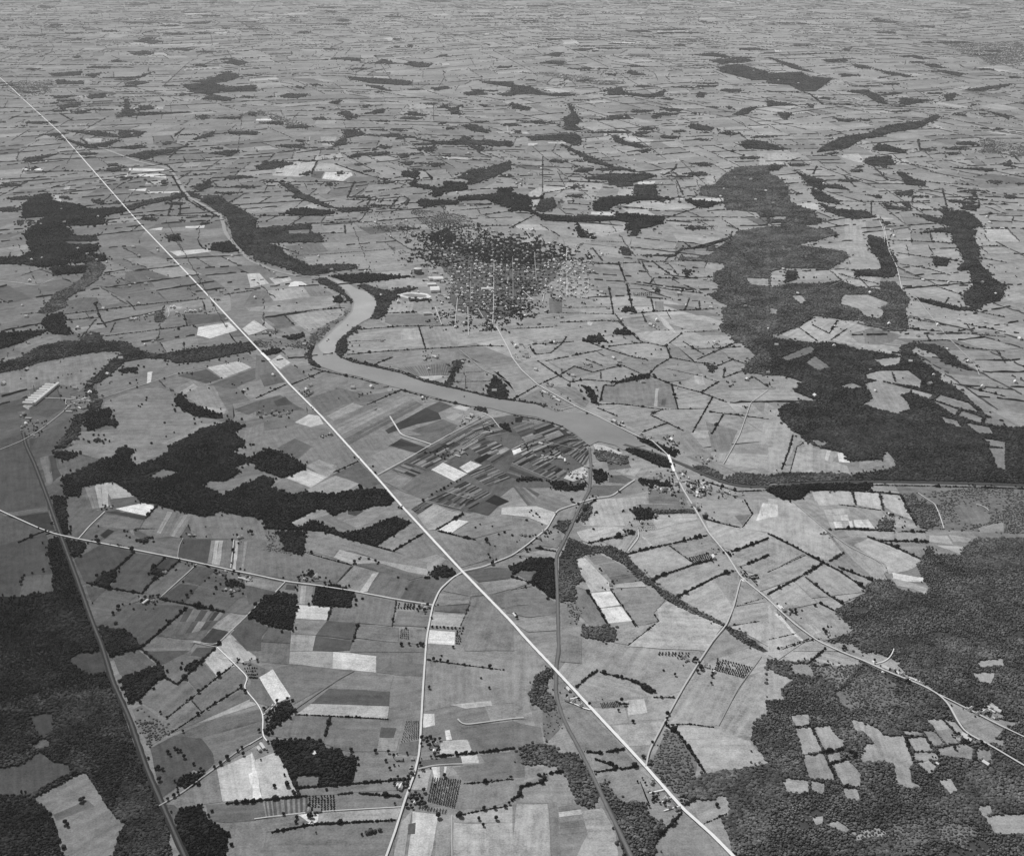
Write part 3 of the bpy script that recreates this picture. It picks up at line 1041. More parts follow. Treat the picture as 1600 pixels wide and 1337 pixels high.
F 45 20,1160 70,1155 60,1190 20,1190
F 138 130,715 300,710 240,760 145,770
F 134 390,1090 520,1110 800,1250 700,1240
F 150 1130,1240 1220,1240 1200,1290 1120,1270
F 138 560,870 690,845 800,890 740,915 560,920
F 146 620,720 850,700 950,730 980,790 830,800 720,770
F 136 1000,960 1180,890 1280,930 1180,1000
F 150 1130,900 1180,890 1200,960 1130,950
F 138 380,975 560,940 540,1050 490,980
F 148 1060,690 1200,650 1350,650 1380,700 1200,730
F 140 480,770 700,790 650,830 550,840
@ 1200 360 3.9675
W m -10,-10 380,-10 440,30 290,55 180,95 330,110 480,135 500,170 380,240 130,235 -10,260
W m -10,370 130,330 330,330 450,310 560,350 700,370 700,320 780,320 840,380 880,430 850,490 870,560 870,610 830,630 600,590 590,560 470,560 430,550 290,530 190,600 60,640 -10,650
F! 150 450,430 470,400 620,400 750,450 700,480 720,510 690,550 600,530 560,490 450,460
F! 150 140,405 210,405 240,440 200,455
F! 140 5,480 60,490 50,520 10,520
W n 620,30 740,60 750,120 790,170 800,260 780,290 720,290 540,285 540,250 700,240 690,180 640,130 630,80
W n 1140,0 1300,0 1270,30 1310,110 1300,190 1360,250 1390,300 1475,340 1470,355 1440,440 1330,460 1280,480 1220,460 1210,400 1270,340 1250,250 1170,250 1220,190 1200,150 1160,80
W n 920,420 1000,430 1100,460 1210,480 1280,480 1340,450 1320,480 1270,500 1160,495 1050,470 930,440
W n 120,250 180,255 170,310 110,320
W n 1020,165 1130,175 1110,225 1030,220
W n -10,660 200,690 300,700 400,690 560,740 700,760 830,780 820,720 900,700 1040,710 1110,750 1180,810 1270,870 1240,870 1150,840 1100,825 1040,770 920,720 880,745 960,820 1080,890 1050,920 1160,970 1290,1090 1380,1170 1460,1180 1470,1230 1410,1270 1330,1290 1330,1345 350,1345 400,1310 250,1290 160,1250 90,1180 60,1110 100,1080 330,1050 260,1040 160,1000 210,940 130,910 80,900 -10,900
F! 112 80,790 260,715 290,740 250,770 120,810
F! 110 230,820 290,780 390,850 310,870
F! 142 650,800 830,785 810,830 720,850
F! 142 610,890 700,870 870,870 950,930 940,975 780,950 610,920
F! 132 600,950 680,930 890,985 880,1010 820,1020 870,1070 880,1110 800,1140 680,1110 590,1080 650,1040
F! 132 440,970 520,945 580,970 520,980
F! 146 890,985 1030,1015 1000,1045 890,1010
F! 132 1020,1050 1070,1020 1240,1070 1310,1130 1200,1110
F! 122 1060,1150 1170,1180 1210,1230 1100,1190
F! 130 1010,1050 1180,1110 1160,1150
F! 122 1175,1150 1200,1115 1330,1160 1320,1200
F! 122 1210,1190 1370,1220 1400,1265 1300,1260
F! 120 1345,1160 1460,1185 1460,1215 1340,1200
F! 116 590,620 640,605 830,650 770,690 690,710 600,700
F 152 60,650 200,600 290,540 430,560 590,580 600,620 500,640 560,700 700,720 780,760 640,760 540,720 400,680 310,690 200,670
H 60,650 290,540
H 280,590 380,640 430,560
H 390,680 490,610
H 190,600 310,690
R 5 200 720,-20 735,50 745,120 800,230 830,370
R 4 185 920,420 1100,650 1280,830 1310,900
R 4 130 320,380 510,290
H 740,60 1150,80
H 800,140 1000,170 1180,190
H 820,210 1000,240 1130,280
H 810,290 1250,330
H 1020,340 1200,400
H 1090,460 1120,420
H 870,540 1100,590
H 870,610 1470,660
H 980,640 1000,680
H 900,690 1110,680 1230,730 1470,750
H 1220,580 1470,630
H 1280,500 1470,540
H 1230,580 1270,640
H 1310,100 1475,100
H 1310,170 1475,200
H 1420,750 1470,820
H 1150,950 1470,1030
H 1320,1200 1460,1220
H 1170,1150 1200,1110
H 1320,1200 1340,1150
H 900,985 1030,1020
H 590,900 680,860 830,840
H 770,880 790,940
H 440,270 540,300 680,330
H 560,290 640,370
F 150 0,280 110,270 110,315 0,310; 0,320 80,320 50,365 0,365
F 150 200,255 410,270 430,300 180,310; 440,275 700,290 690,370 560,340
F 150 440,220 660,190 700,235 440,265
F 152 350,95 480,80 630,110 650,170 520,160 470,120
F 142 480,-10 600,-10 620,80 470,80
B 760,0 1240,815 1265,820
T 1290,845 1310,850 1300,840 980,490 1000,490
F 140 0,1060 60,1110 90,1170 0,1130
F 152 0,1190 100,1190 160,1250 130,1345 0,1345
F 140 40,1000 80,900 210,940 130,1010
F 136 150,1345 170,1270 200,1290 210,1345
@ 0 40 3.9675
W d 140,1110 240,1050 310,1045 330,1090 500,1115 560,1140 760,1130 800,1150 650,1180 645,1235 410,1245 450,1290 400,1345 430,1360 600,1360 605,1400 560,1410 640,1420 665,1460 430,1480 270,1500 140,1480 -20,1480 -20,1440 130,1440 190,1400 150,1290 230,1230 290,1185 150,1195
W n 760,1130 900,1090 1110,1050 1120,1070 900,1115 800,1150
W n 600,1300 600,1337 410,1337 420,1310
W n 1040,1300 1110,1300 1120,1337 1040,1337
W n 1200,1060 1350,1060 1430,1110 1500,1140 1590,1200 1590,1430 1500,1420 1450,1345 1410,1190 1300,1120
W n 550,430 650,420 655,445 555,455; 370,500 490,475 500,495 380,520; 800,555 860,540 1190,540 850,560; 730,570 770,520 780,450 800,480 790,530 830,520 830,560; 870,500 940,500 950,520 870,525
W s 60,360 150,340 260,355 340,345 300,380 320,410 250,435 150,445 100,420
W n 350,340 510,350 520,365 360,365; 770,360 850,345 930,355 850,370; 310,300 500,285 500,310 340,315; 530,305 630,295 580,325; 620,325 840,320 950,290 860,330 740,330; 820,100 900,85 1010,100 950,115; 1390,230 1450,212 1540,230 1480,250; 1190,350 1310,330 1380,300 1470,300 1480,325 1400,350 1300,360; 1130,370 1310,355 1420,385 1580,370 1587,410 1370,410 1300,430 1190,415
W n 1250,455 1320,430 1450,455 1400,470; 1230,560 1280,555 1270,585 1240,580; 1410,660 1590,660 1590,680 1430,675; 1180,710 1270,680 1330,655 1310,690; 1300,795 1400,775 1490,775 1440,810; 740,650 900,660 860,690 740,700; 410,655 620,655 750,695 600,685; 540,745 620,730 720,705 740,715 650,755; 700,760 870,740 910,750 830,770; 780,810 900,780 1110,765 1180,735 1090,780 900,830; 350,690 540,740 620,765 540,760 400,710; 150,840 180,820 370,795 190,850; 660,890 750,880 740,905 665,905; 1190,1000 1260,980 1300,950 1310,1000 1240,1030
F 195 1150,1245 1270,1240 1265,1255 1150,1255; 920,1265 1010,1250 1000,1270; 140,885 270,885 260,900 140,895; 850,920 1030,920 1030,945 870,935; 800,885 1020,890 1010,905 800,900; 750,950 800,910 780,950; 910,1030 1110,1028 1110,1040 915,1040; 790,1020 910,1010 900,1028
F 165 330,1055 380,1050 380,1095 340,1080; 530,700 630,700 625,725 530,720
F 160 910,965 1030,960 1040,985 900,985; 390,1010 440,990 420,1030
H 150,545 330,530
H 370,545 450,590 
H 500,700 540,735
H 850,560 1190,540
H 840,440 1110,438 1180,425
H 500,490 740,480
H 140,905 800,905
H 330,1045 480,1045
H 1070,1100 1040,1180
H 1120,1100 1115,1180
H 820,1180 1370,1180
H 900,960 950,985
H 1080,690 1140,640
H 1090,780 1050,820
H 1050,835 1300,835
H 1340,885 1520,888
H 1120,935 1310,925
H 1220,985 1300,1000 1590,1010
T 270,985 315,985 390,890 405,895 400,885 1130,1195 790,1215 780,1220
B 820,675 830,685 240,480 255,485 265,478 280,485 600,360 1260,145 1205,620 1145,1100 1425,610
R 10 175 150,82 500,55 620,45
R 5 185 510,485 580,525
R 5 185 570,590 680,650
R 5 180 800,410 850,460
R 5 190 1310,560 1440,557
R 5 185 1440,590 1590,585
R 6 190 340,175 500,165
@ 400 40 3.9675
W n 565,320 700,325 950,345 960,365 880,370 720,360 620,340; 680,370 760,375 840,410 760,395; 730,235 790,210 850,235; 910,240 960,225 1090,240 1070,260 1000,260; 460,205 560,200 640,205 650,225 600,220; 1130,190 1180,180 1190,195; 1090,390 1180,380 1210,390 1110,405; 1290,415 1400,410 1430,430 1310,435; 1390,345 1500,350 1590,350 1590,385 1520,375 1430,360; 1500,430 1587,410 1587,440; 1120,510 1180,490 1200,515; 1200,515 1250,510 1260,540 1290,555 1210,550; 1370,490 1440,495 1420,508; 1030,485 1110,480 1105,493; 150,440 200,425 320,425 310,440 200,450; 440,480 540,460 500,490; 500,545 560,530 600,550 570,590 550,560; 670,550 790,515 790,545
W s 0,520 80,540 300,610 330,650 200,620 60,570
W n 540,650 640,645 670,680 560,700 560,740 480,750 500,720 560,690; 1270,620 1350,615 1440,650 1440,670 1340,655; 860,710 920,680 920,700; 650,680 980,690 1000,700 800,690; 980,700 1130,720 1260,715 1290,690 1330,695 1320,740 1230,740 1130,735; 1330,715 1587,720 1587,750 1340,740; 1030,760 1110,745 1100,780 1050,785; 1320,750 1420,755 1390,785; 130,745 200,740 300,740 200,760; 560,820 620,795 830,785 800,800 640,810; 880,800 950,795 940,820 900,825; 1180,800 1210,810 1170,815; 890,850 980,845 950,870
W d 905,930 920,905 1020,915 980,950; 950,980 990,955 1000,985 1120,1010 1160,1000 1170,970 1290,975 1310,1020 1170,1030 1150,1060 1090,1060 1110,1020 970,1000
W n 1250,945 1310,900 1440,880 1580,840 1580,890 1470,940 1350,985 1310,960
W d 1010,1100 1020,1080 1250,1090 1260,1105 1020,1125; 1250,1065 1430,1050 1500,1060 1500,1010 1587,1010 1587,1130 1500,1110 1430,1080 1260,1090
W n 150,980 200,980 300,1050 480,1130 440,1130 290,1080 200,1020
W d 180,1170 220,1140 300,1135 450,1150 480,1170 300,1180
W n 0,1260 340,1230 340,1270 370,1300 410,1310 410,1345 0,1345
F! 112 190,1270 330,1265 330,1295 210,1295
W n 0,870 80,850 90,890 20,900; 480,1130 700,1130 700,1150 540,1160; 260,930 340,900 330,930
F 90 345,905 425,905 400,950 340,940
F 190 430,910 590,910 600,930 540,965 410,950
F 205 75,870 155,875 120,895 80,890; 0,580 90,578 100,588 0,590
F 165 160,845 380,845 340,920 270,940 100,930
F 160 390,850 500,860 600,905 360,900
F 118 370,1045 480,1040 500,1060 440,1080
F 150 400,690 500,690 470,750 410,745
W s 700,1240 760,1225 880,1275 800,1280; 960,1140 1100,1150 1240,1170 1340,1190 1330,1240 1200,1270 1080,1260 1000,1200
W d 1080,1300 1180,1260 1240,1310 1200,1345 1080,1345
H 380,840 340,920
H 610,970 565,1070
H 160,840 380,840
H 50,970 560,970
H 560,1080 880,1090
H 490,860 660,920 
H 660,920 930,990
H 890,1060 830,1130
H 720,780 780,740
H 750,1130 900,1140
H 5,1180 480,1180
H 340,1230 640,1215
H 415,1290 550,1285
H 550,1240 555,1290
H 1270,1145 1460,1130
H 1380,1180 1587,1150
H 1210,1250 1587,1240
H 790,1070 770,1100
H 710,1080 680,1130
H 920,1060 950,1080 920,1130
T 620,905 650,915 640,910 740,975 760,970 730,965 1370,1275 1390,1280 1410,1275 1420,1270 1435,1280 1320,1300 870,1050 900,1055 920,1065
V 18 6 380,810 520,820 560,840 400,830
V 25 6 900,1260 1060,1290 1040,1337 920,1320
B 330,740 1220,1150 920,1130
R 5 190 325,735 335,690
R 5 200 1555,620 1563,665
R 5 180 480,850 620,900
V 30 12 60,560 320,620 320,650 150,620
@ 800 40 3.9675
W n 0,370 100,380 260,440 130,425 0,430; 0,480 110,510 100,530 0,515; 200,185 260,170 310,170 290,195; 170,235 240,220 330,225 310,245; 440,262 490,265 480,278; 710,295 730,280 830,310 760,310; 570,300 650,300 640,315; 590,400 680,385 680,410 760,425 870,430 950,400 930,440 850,450 700,430 600,435; 920,455 980,452 980,465; 610,560 720,555 740,580 600,585; 920,510 1050,520 1040,535 960,530; 1120,545 1140,540 1140,555; 1140,440 1160,415 1200,420 1180,450; 1380,550 1440,515 1520,505 1460,550 1400,560; 1280,260 1400,240 1587,290 1587,340 1500,340 1300,290; 1230,220 1400,200 1500,220 1300,240
W s 0,290 200,290 480,320 560,340 700,350 700,365 480,365 200,310
W s 1000,85 1160,85 1300,100 1010,100
W n 1130,185 1240,170 1400,205; 1090,630 1120,610 1250,635 1230,655 1150,650; 1280,670 1330,655 1420,670 1360,685; 1410,740 1460,710 1590,725 1590,770 1450,765; 320,580 370,550 350,490 370,500 400,560 420,580 390,620 440,650 340,650 330,610; 10,590 200,600 330,620 200,605; 440,665 640,655 750,665 640,670; 620,680 650,690 700,720 850,755 780,760 640,725; 100,690 260,680 400,670 440,720 390,745 300,710 120,715; 310,740 500,820 620,870 760,900 880,930 740,905 600,880 480,840 350,770; 750,680 860,690 780,690; 920,685 1040,690 1000,705 930,700
W n 460,945 600,920 850,920 900,935 780,970 730,985 600,980 590,960 460,955; 760,990 890,990 900,1060 760,1050 750,1020
W d 500,1110 560,1070 700,1060 900,1060 1000,1080 800,1085 620,1120 600,1150 510,1150; 1070,1080 1130,1085 1300,1100 1210,1130 1150,1130; 130,1160 200,1180 350,1190 640,1185 640,1160 850,1180 950,1190 930,1230 860,1250 820,1255 720,1275 700,1240 740,1225 640,1210 380,1220 200,1210; 730,1305 750,1270 790,1265 760,1300; 400,1230 450,1290 520,1320 420,1315 390,1250
W m 1160,1050 1170,1000 1250,990 1310,930 1390,880 1595,870 1595,1180 1540,1190 1520,1160 1330,1140 1310,1090 1320,1070 1200,1060
W m 1400,1290 1500,1260 1595,1250 1595,1345 1360,1345
W d 0,1040 100,1060 120,1110 130,1160 0,1140
W n 190,1080 250,1070 280,1120 200,1160 150,1150
F 180 100,730 160,730 150,745 100,745; 220,722 350,725 350,733 225,730; 780,970 890,965 880,985 780,985; 490,1155 640,1160 640,1180 490,1170; 1110,1070 1320,1070 1300,1092 1120,1085; 960,1065 1060,1070 1060,1080
F 120 330,1040 440,1035 460,1050 420,1075 370,1075
F 122 190,815 290,815 300,880 195,890
F 165 650,690 700,680 880,710 850,740 740,720; 100,1040 170,1000 190,1010 160,1110 130,1130
F 160 400,1230 700,1235 700,1275 560,1310 460,1280; 650,1110 760,1090 1000,1085 1130,1130 880,1150
H 140,1160 200,1040 380,1010 450,985
h 190,810 190,1030
H 0,1250 140,1175
H 640,1130 880,1140
H 940,1200 1150,1130
H 960,1210 1250,1210
H 1020,1240 1240,1250
H 200,970 590,970
H 350,940 380,925 560,925
H 1250,745 1440,810
H 1020,860 1010,890 940,930
H 500,850 540,840 620,840
H 440,430 590,405
H 1020,960 1060,1050
H 500,1060 560,1070
H 680,640 750,665
H 60,1240 110,1320
H 1330,1240 1420,1270
V 16 4 430,1290 520,1310 500,1325
V 20 6 10,920 100,960 90,990 10,1010
B 350,460 930,980 950,940 970,935 1240,1245 600,1285 910,1290 120,1275 130,1270
T 170,920 180,915 230,960 240,965 250,960 430,1165 440,1160 470,1165
R 5 170 60,1240 130,1337
@ 1200 40 3.9675
W n 300,790 360,740 460,690 620,670 740,620 940,595 1000,600 920,640 760,665 700,690 600,700 520,740 500,760 360,780; 960,590 1040,555 1070,570 1010,600; 0,300 200,290 260,320 400,330 360,360 290,410 220,410 130,370 0,360; 0,200 150,240 260,290 160,270; 490,410 600,400 680,430 740,490 680,480 600,430; 820,450 880,455 1020,465 880,490 820,490; 1090,430 1160,420 1160,445 1110,470; 1220,400 1490,365 1490,375 1300,410; 0,465 180,495 60,500 0,500; 410,575 540,590 500,600 440,595; 550,580 640,590 600,595; 60,540 150,545 120,580 90,580; 640,770 700,730 860,780 850,795 720,780; 620,820 760,810 780,865 640,870 590,850; 0,730 120,770 50,775 0,765; 800,910 850,915 890,950 970,970 960,995 860,990 840,960; 0,870 100,865 60,900 0,900
W n 170,905 250,940 350,960 340,990 250,990 210,940; 290,990 440,990 500,1020 380,1010; 270,1010 320,1030 440,1090 440,1110 310,1090 270,1040; 310,1100 420,1140 600,1150 670,1190 540,1205 440,1180 380,1160
W m -5,920 60,940 110,990 140,1100 290,1150 310,1240 380,1300 300,1340 -5,1345
F! 140 0,1185 120,1185 100,1205 0,1200; 0,1230 80,1225 80,1250 0,1245; 220,1240 320,1235 310,1265
W n 780,1035 900,1030 890,1055 800,1055; 600,1050 710,1055 700,1075; 710,1105 820,1130 880,1145 740,1140; 820,1095 870,1095 890,1145; 1050,1140 1210,1150 1270,1180 1330,1240 1190,1290 1260,1345 1150,1345 1140,1290 1050,1280 930,1290 1080,1260 1150,1250 990,1210 920,1170 1000,1180 1070,1200 1100,1180; 1120,1080 1310,1100 1260,1110 1130,1095; 1210,1110 1310,1120 1280,1150 1200,1140
W s 1010,90 1250,105 1560,100 1640,180 1560,250 1450,235 1380,250 1300,190 1200,180 1150,140
W n 970,240 1040,240 1090,265 1010,260; 1070,280 1220,300 1180,315 1090,295; 1230,510 1490,560 1490,580 1380,540; 1140,885 1260,885 1390,890 1380,905 1250,895
W s 1290,710 1400,700 1560,740 1660,780 1560,815 1420,800 1300,790 1340,750
W n 1090,790 1200,795 1140,805; 700,1220 760,1220 740,1240; 450,300 580,310 460,320; 880,195 1000,205 1040,205 940,210; 350,215 490,205 480,225 370,230; 520,240 600,250 640,270 560,265; 650,270 760,290 930,320 780,310
F 170 455,800 560,795 610,850 560,850 460,820; 1110,1142 1205,1142 1205,1158 1110,1158; 700,1190 780,1195 770,1203 700,1200
F 160 990,600 1100,640 1080,645; 0,790 100,790 180,820 100,860 0,865; 770,830 860,830 890,865 780,860
H 0,410 250,420 340,490
H 330,490 700,500 
H 700,500 1000,510 1180,520
H 860,820 960,815
H 770,840 1050,890
H 300,880 280,920
H 470,930 540,1000
H 650,870 740,960
H 960,970 1250,990
H 440,1090 1000,1100
H 310,1200 430,1240
H 640,1090 640,1190
H 900,1060 890,1100
H 1080,1010 1110,1130
H 1340,1170 1490,1165
H 1330,1260 1490,1262
H 1310,1110 1490,1110
H 320,480 530,495
H 100,850 200,820
H 930,710 940,760
H 350,690 460,670
H 0,490 0,500 300,490
R 5 205 1050,460 1065,455 1080,432 1180,410 1300,380
R 5 175 700,520 620,560
R 5 190 690,1210 725,1290 720,1345
B 760,1275 770,1270 1310,185 1330,185 1325,180
@ 0 0 1
N 10.8 216 highway -45,82 18,138 38,157 94,208 220,352 285,420 400,542.7 420,564 453,602 501,650 543.7,697 589,747 627,791 722.6,894 800,973.6 822.7,1000 865.5,1045 908,1090.7 1009,1199 1067,1264.6 1112.5,1305 1150,1343
N 6.5 200 country_road 721,895.5 707.5,903 687,922 676,947 667,995 666,1005 661,1075.6 657,1151 654.6,1181 647,1211.7 634,1247 616.7,1302 602,1343
N 5.5 196 country_road -40,779 10,803 30,812 60.5,825.7 86,835 121,842.6 161,850 212,860 280,873.6 328,884 373,894 400,899 445,909 470.6,912 493,915 554,924.5 622,937.6 676,946
N 5 178 country_road 1009,1199 1014,1174 1042,1121 1067,1075.6 1090,1038 1115,1000 1135,977 1146,950 1157,907
N 6.5 188 country_road 775.6,511 796,549 800,559 815,579 840,602 875.6,622 908,640 931,650 961,665 1001.6,685 1017,687.6 1047,715 1052,733 1067,765.7 1087,798 1107.5,834 1135,866.5 1157,902 1200,937 1215,952 1243,977 1278,1002.6 1318,1021 1346,1031.5 1381.5,1048 1417,1062 1439.5,1070.6 1467,1086 1482,1101 1495,1126 1507.5,1145 1525,1154 1548,1166 1610,1203
N 5 188 country_road 1467,1086 1515,1110 1540,1123 1568,1137 1610,1157
N 5 200 country_road 724,893 753,887 800,869 825,851 855,826 870.6,798 896,789.6 926,779.6 956,776 976,761 991.5,750.6
Y 15 52 railway 36,676 40,695 54,725 76,783 94.5,836 121,907 146,977 159,1008 176,1065 201.6,1121 229,1201 272,1300 291,1343
Y 10 88 railway 921,700 923.5,730 921,766 906,793 888,831 868,871.6 870.6,919.5 873,1017 869,1038 868,1086 881,1126 908,1176 928.5,1217 949,1262 969,1302 988,1343
P 506,433 526,443 541,458 551,471 549,486 536,501 518.5,516 506,529 493,541 487,551.5 488,562 501,573 526,582 561,589 602,602 627,608 662,617 702.5,627 735,635 768,638.5 800,647 838,652 875.6,665 901,680 921,697 935,690 961,696 974,704 990,699 1009,697 986.5,680 961,665 931,650 906,645 868,645 838,632 800,627 768,622 728,612 692,604 662,597 627,584 597,577 576,572 551,567 531,559 523.5,551.5 526,536 541,521 556,511 566,504 580,497 588,478 588,470 574,457 556,451 541,442 526,436 511,432
p 520,437 541,442 556,451 574,457 588,470 587,478 579,496 566,503 556,510 541,520 526,535 523,551 512,556 500,548 497,540 508,530 520,518 537,503 551,488 554,472 544,457 528,443
C 22 river 159,231.5 214,252 262,263 272,272 285,294.5 297,310 325,325 345,337.5 353,365 363,378 390,408 400,411 425,422 463,432 500,433.5 508,434
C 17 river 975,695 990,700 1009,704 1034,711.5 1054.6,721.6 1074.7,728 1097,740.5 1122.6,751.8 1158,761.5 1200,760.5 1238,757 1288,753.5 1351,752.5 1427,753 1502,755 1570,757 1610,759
R 4 190 772,405 771,480 770,505
R 4 200 886,387 885,408
R 4 215 886,435 886,462
R 4 205 919,435 919,462 886,461
R 4 190 715,465 711,508
R 4 190 731,480 732,525
R 4 180 747,483 755,497
R 4 205 817,455 833,470
R 4 190 794,434 793,445
R 4 205 850,460 848,472
R 4 190 680,480 690,508
R 4 170 700,681 758,650
R 4 190 590,743 632,720 675,695 700,681
F 92 668,392 700,372 740,372 775,380 812,388 850,396 884,402 872,430 845,455 822,466 815,486 782,500 748,496 712,484 700,462 712,440 690,418
G 640,378 700,352 720,350 760,360 800,372 880,385 900,400 925,410 920,458 880,464 835,470 832,490 800,505 775,515 730,508 690,503 688,470 700,440 660,410
V 60 10 560,330 620,330 660,370 650,385 600,360
H 1090,738 1115,747 1153,757 1200,755
H 1238,752 1288,748.5 1351,747.5 1427,748
H 1427,748 1502,750 1570,752 1650,754
H 1100,752 1153,768 1200,766 1238,763
H 1288,759 1351,758 1427,759 1502,761
H 1502,761 1570,763 1650,765
V 16 12 1362,1030 1392,1045 1420,1058 1445,1070 1440,1076 1415,1068 1385,1056 1360,1042
V 14 10 1505,1100 1530,1105 1565,1105 1560,1125 1530,1115
V 10 6 1500,1148 1530,1150 1530,1165 1500,1160
V 14 6 30,640 60,660 70,680 34,690
V 10 4 85,600 120,605 140,628 95,620
V 20 8 1040,735 1075,738 1100,768 1050,760
V 14 6 700,690 740,705 720,720 690,705
V 12 5 735,645 760,660 790,690 770,690
V 16 6 840,690 880,700 900,730 860,720
V 18 3 610,385 640,395 650,420 615,410
V 22 4 560,345 610,350 640,380 590,375
V 16 3 900,380 930,390 960,400 920,405
R 3.5 150 700,446 770,449 832,451
R 3.5 150 690,428 780,431 862,434
R 3.5 150 712,472 771,474 803,476
R 3.5 145 736,412 735,470
R 3.5 145 801,402 802,470
R 3.5 140 715,412 790,414 880,416
R 3.5 155 835,395 838,440
H 214,247 262,259 271,268 283,292 294,309 322,328 342,340
H 250,271 270,276 281,296 293,313 320,330
V 6 30 838,398 925,408 922,460 850,462
S 8 2 50 140 800,668 850,650 893,690 838,712
'''

# ------------------------------------------------------------------ helpers
SP, CP = math.sin(PITCH), math.cos(PITCH)
def at(p):
    p = np.asarray(p, float).reshape(-1, 2)
    dx = (p[:, 0] - CX) / FPX; dy = (CY - p[:, 1]) / FPX
    vz = dy * CP - SP; vy = CP + dy * SP
    t = H / -vz
    return np.stack([dx * t, vy * t], 1)
def mpp_px(py):                       # metres per photograph pixel across the view
    dy = (CY - py) / FPX
    return H / -(dy * CP - SP) / FPX
def px_of(q):
    q = np.asarray(q, float).reshape(-1, 2)
    d = q[:, 1] * CP + H * SP
    u = q[:, 1] * SP - H * CP
    return np.stack([CX + FPX * q[:, 0] / d, CY - FPX * u / d], 1)
def mpp_w(q):
    return (np.asarray(q).reshape(-1, 2)[:, 1] * CP + H * SP) / FPX

def mk_mesh(name, v, f, smooth=False):
    """numpy verts + equal-sized faces -> mesh"""
    m = bpy.data.meshes.new(name)
    v = np.asarray(v, np.float32); f = np.asarray(f, np.int32)
    n, k = f.shape
    m.vertices.add(len(v)); m.vertices.foreach_set('co', v.ravel())
    m.loops.add(n * k); m.loops.foreach_set('vertex_index', f.ravel())
    m.polygons.add(n)
    m.polygons.foreach_set('loop_start', np.arange(0, n * k, k, dtype=np.int32))
    m.polygons.foreach_set('loop_total', np.full(n, k, np.int32))
    if smooth: m.polygons.foreach_set('use_smooth', np.ones(n, bool))
    m.update(calc_edges=True); m.validate()
    return m
def face_attr(m, name, vals):
    at_ = m.attributes.new(name, 'FLOAT', 'FACE'); at_.data.foreach_set('value', np.asarray(vals, np.float32))
def link(name, data, parent=None, mat=None):
    o = bpy.data.objects.new(name, data); COL.objects.link(o)
    if parent is not None: o.parent = parent
    if mat is not None and len(data.materials) == 0: data.materials.append(mat)
    return o
def tag(o, label=None, cat=None, group=None, kind=None):
    if label: o['label'] = label
    if cat: o['category'] = cat
    if group: o['group'] = group
    if kind: o['kind'] = kind
    return o
def inside(pts, poly):
    x, y = pts[:, 0], pts[:, 1]; r = np.zeros(len(pts), bool)
    n = len(poly); j = n - 1
    for i in range(n):
        xi, yi = poly[i]; xj, yj = poly[j]
        if yi != yj:
            r ^= ((yi > y) != (yj > y)) & (x < (xj - xi) * (y - yi) / (yj - yi) + xi)
        j = i
    return r
def seg_dist(pts, line):
    d = np.full(len(pts), 1e9)
    for a_, b_ in zip(line[:-1], line[1:]):
        ab = b_ - a_; L = max((ab ** 2).sum(), 1e-9)
        t = np.clip(((pts - a_) @ ab) / L, 0, 1)
        d = np.minimum(d, np.hypot(*(pts - (a_ + t[:, None] * ab)).T))
    return d
def area(poly):
    x, y = poly[:, 0], poly[:, 1]
    return 0.5 * (np.dot(x, np.roll(y, -1)) - np.dot(y, np.roll(x, -1)))
def lin(s):
    s = np.asarray(s, float) / 255.0
    return np.where(s <= 0.04045, s / 12.92, ((s + 0.055) / 1.055) ** 2.4)

# ------------------------------------------------------------------ materials
GAIN = 1.0
def new_mat(name):
    m = bpy.data.materials.new(name); m.use_nodes = True
    nt = m.node_tree; nt.nodes.clear()
    out = nt.nodes.new('ShaderNodeOutputMaterial'); b = nt.nodes.new('ShaderNodeBsdfPrincipled')
    b.inputs['Roughness'].default_value = 0.95
    b.inputs['Specular IOR Level'].default_value = 0.05
    nt.links.new(b.outputs[0], out.inputs[0])
    return m, nt, b
def N(nt, t, **kw):
    n = nt.nodes.new(t)
    for k, v in kw.items(): setattr(n, k, v)
    return n
def math_(nt, op, a_, b_=None, c_=None):
    n = N(nt, 'ShaderNodeMath', operation=op)
    for i, v in enumerate((a_, b_, c_)):
        if v is None: continue
        if isinstance(v, (int, float)): n.inputs[i].default_value = v
        else: nt.links.new(v, n.inputs[i])
    return n.outputs[0]
def noise(nt, vec, scale, detail=3, rough=0.55):
    n = N(nt, 'ShaderNodeTexNoise'); n.inputs['Scale'].default_value = scale
    n.inputs['Detail'].default_value = detail; n.inputs['Roughness'].default_value = rough
    nt.links.new(vec, n.inputs['Vector'])
    return n.outputs[0]
def attr(nt, name):
    n = N(nt, 'ShaderNodeAttribute', attribute_name=name); return n.outputs['Fac']

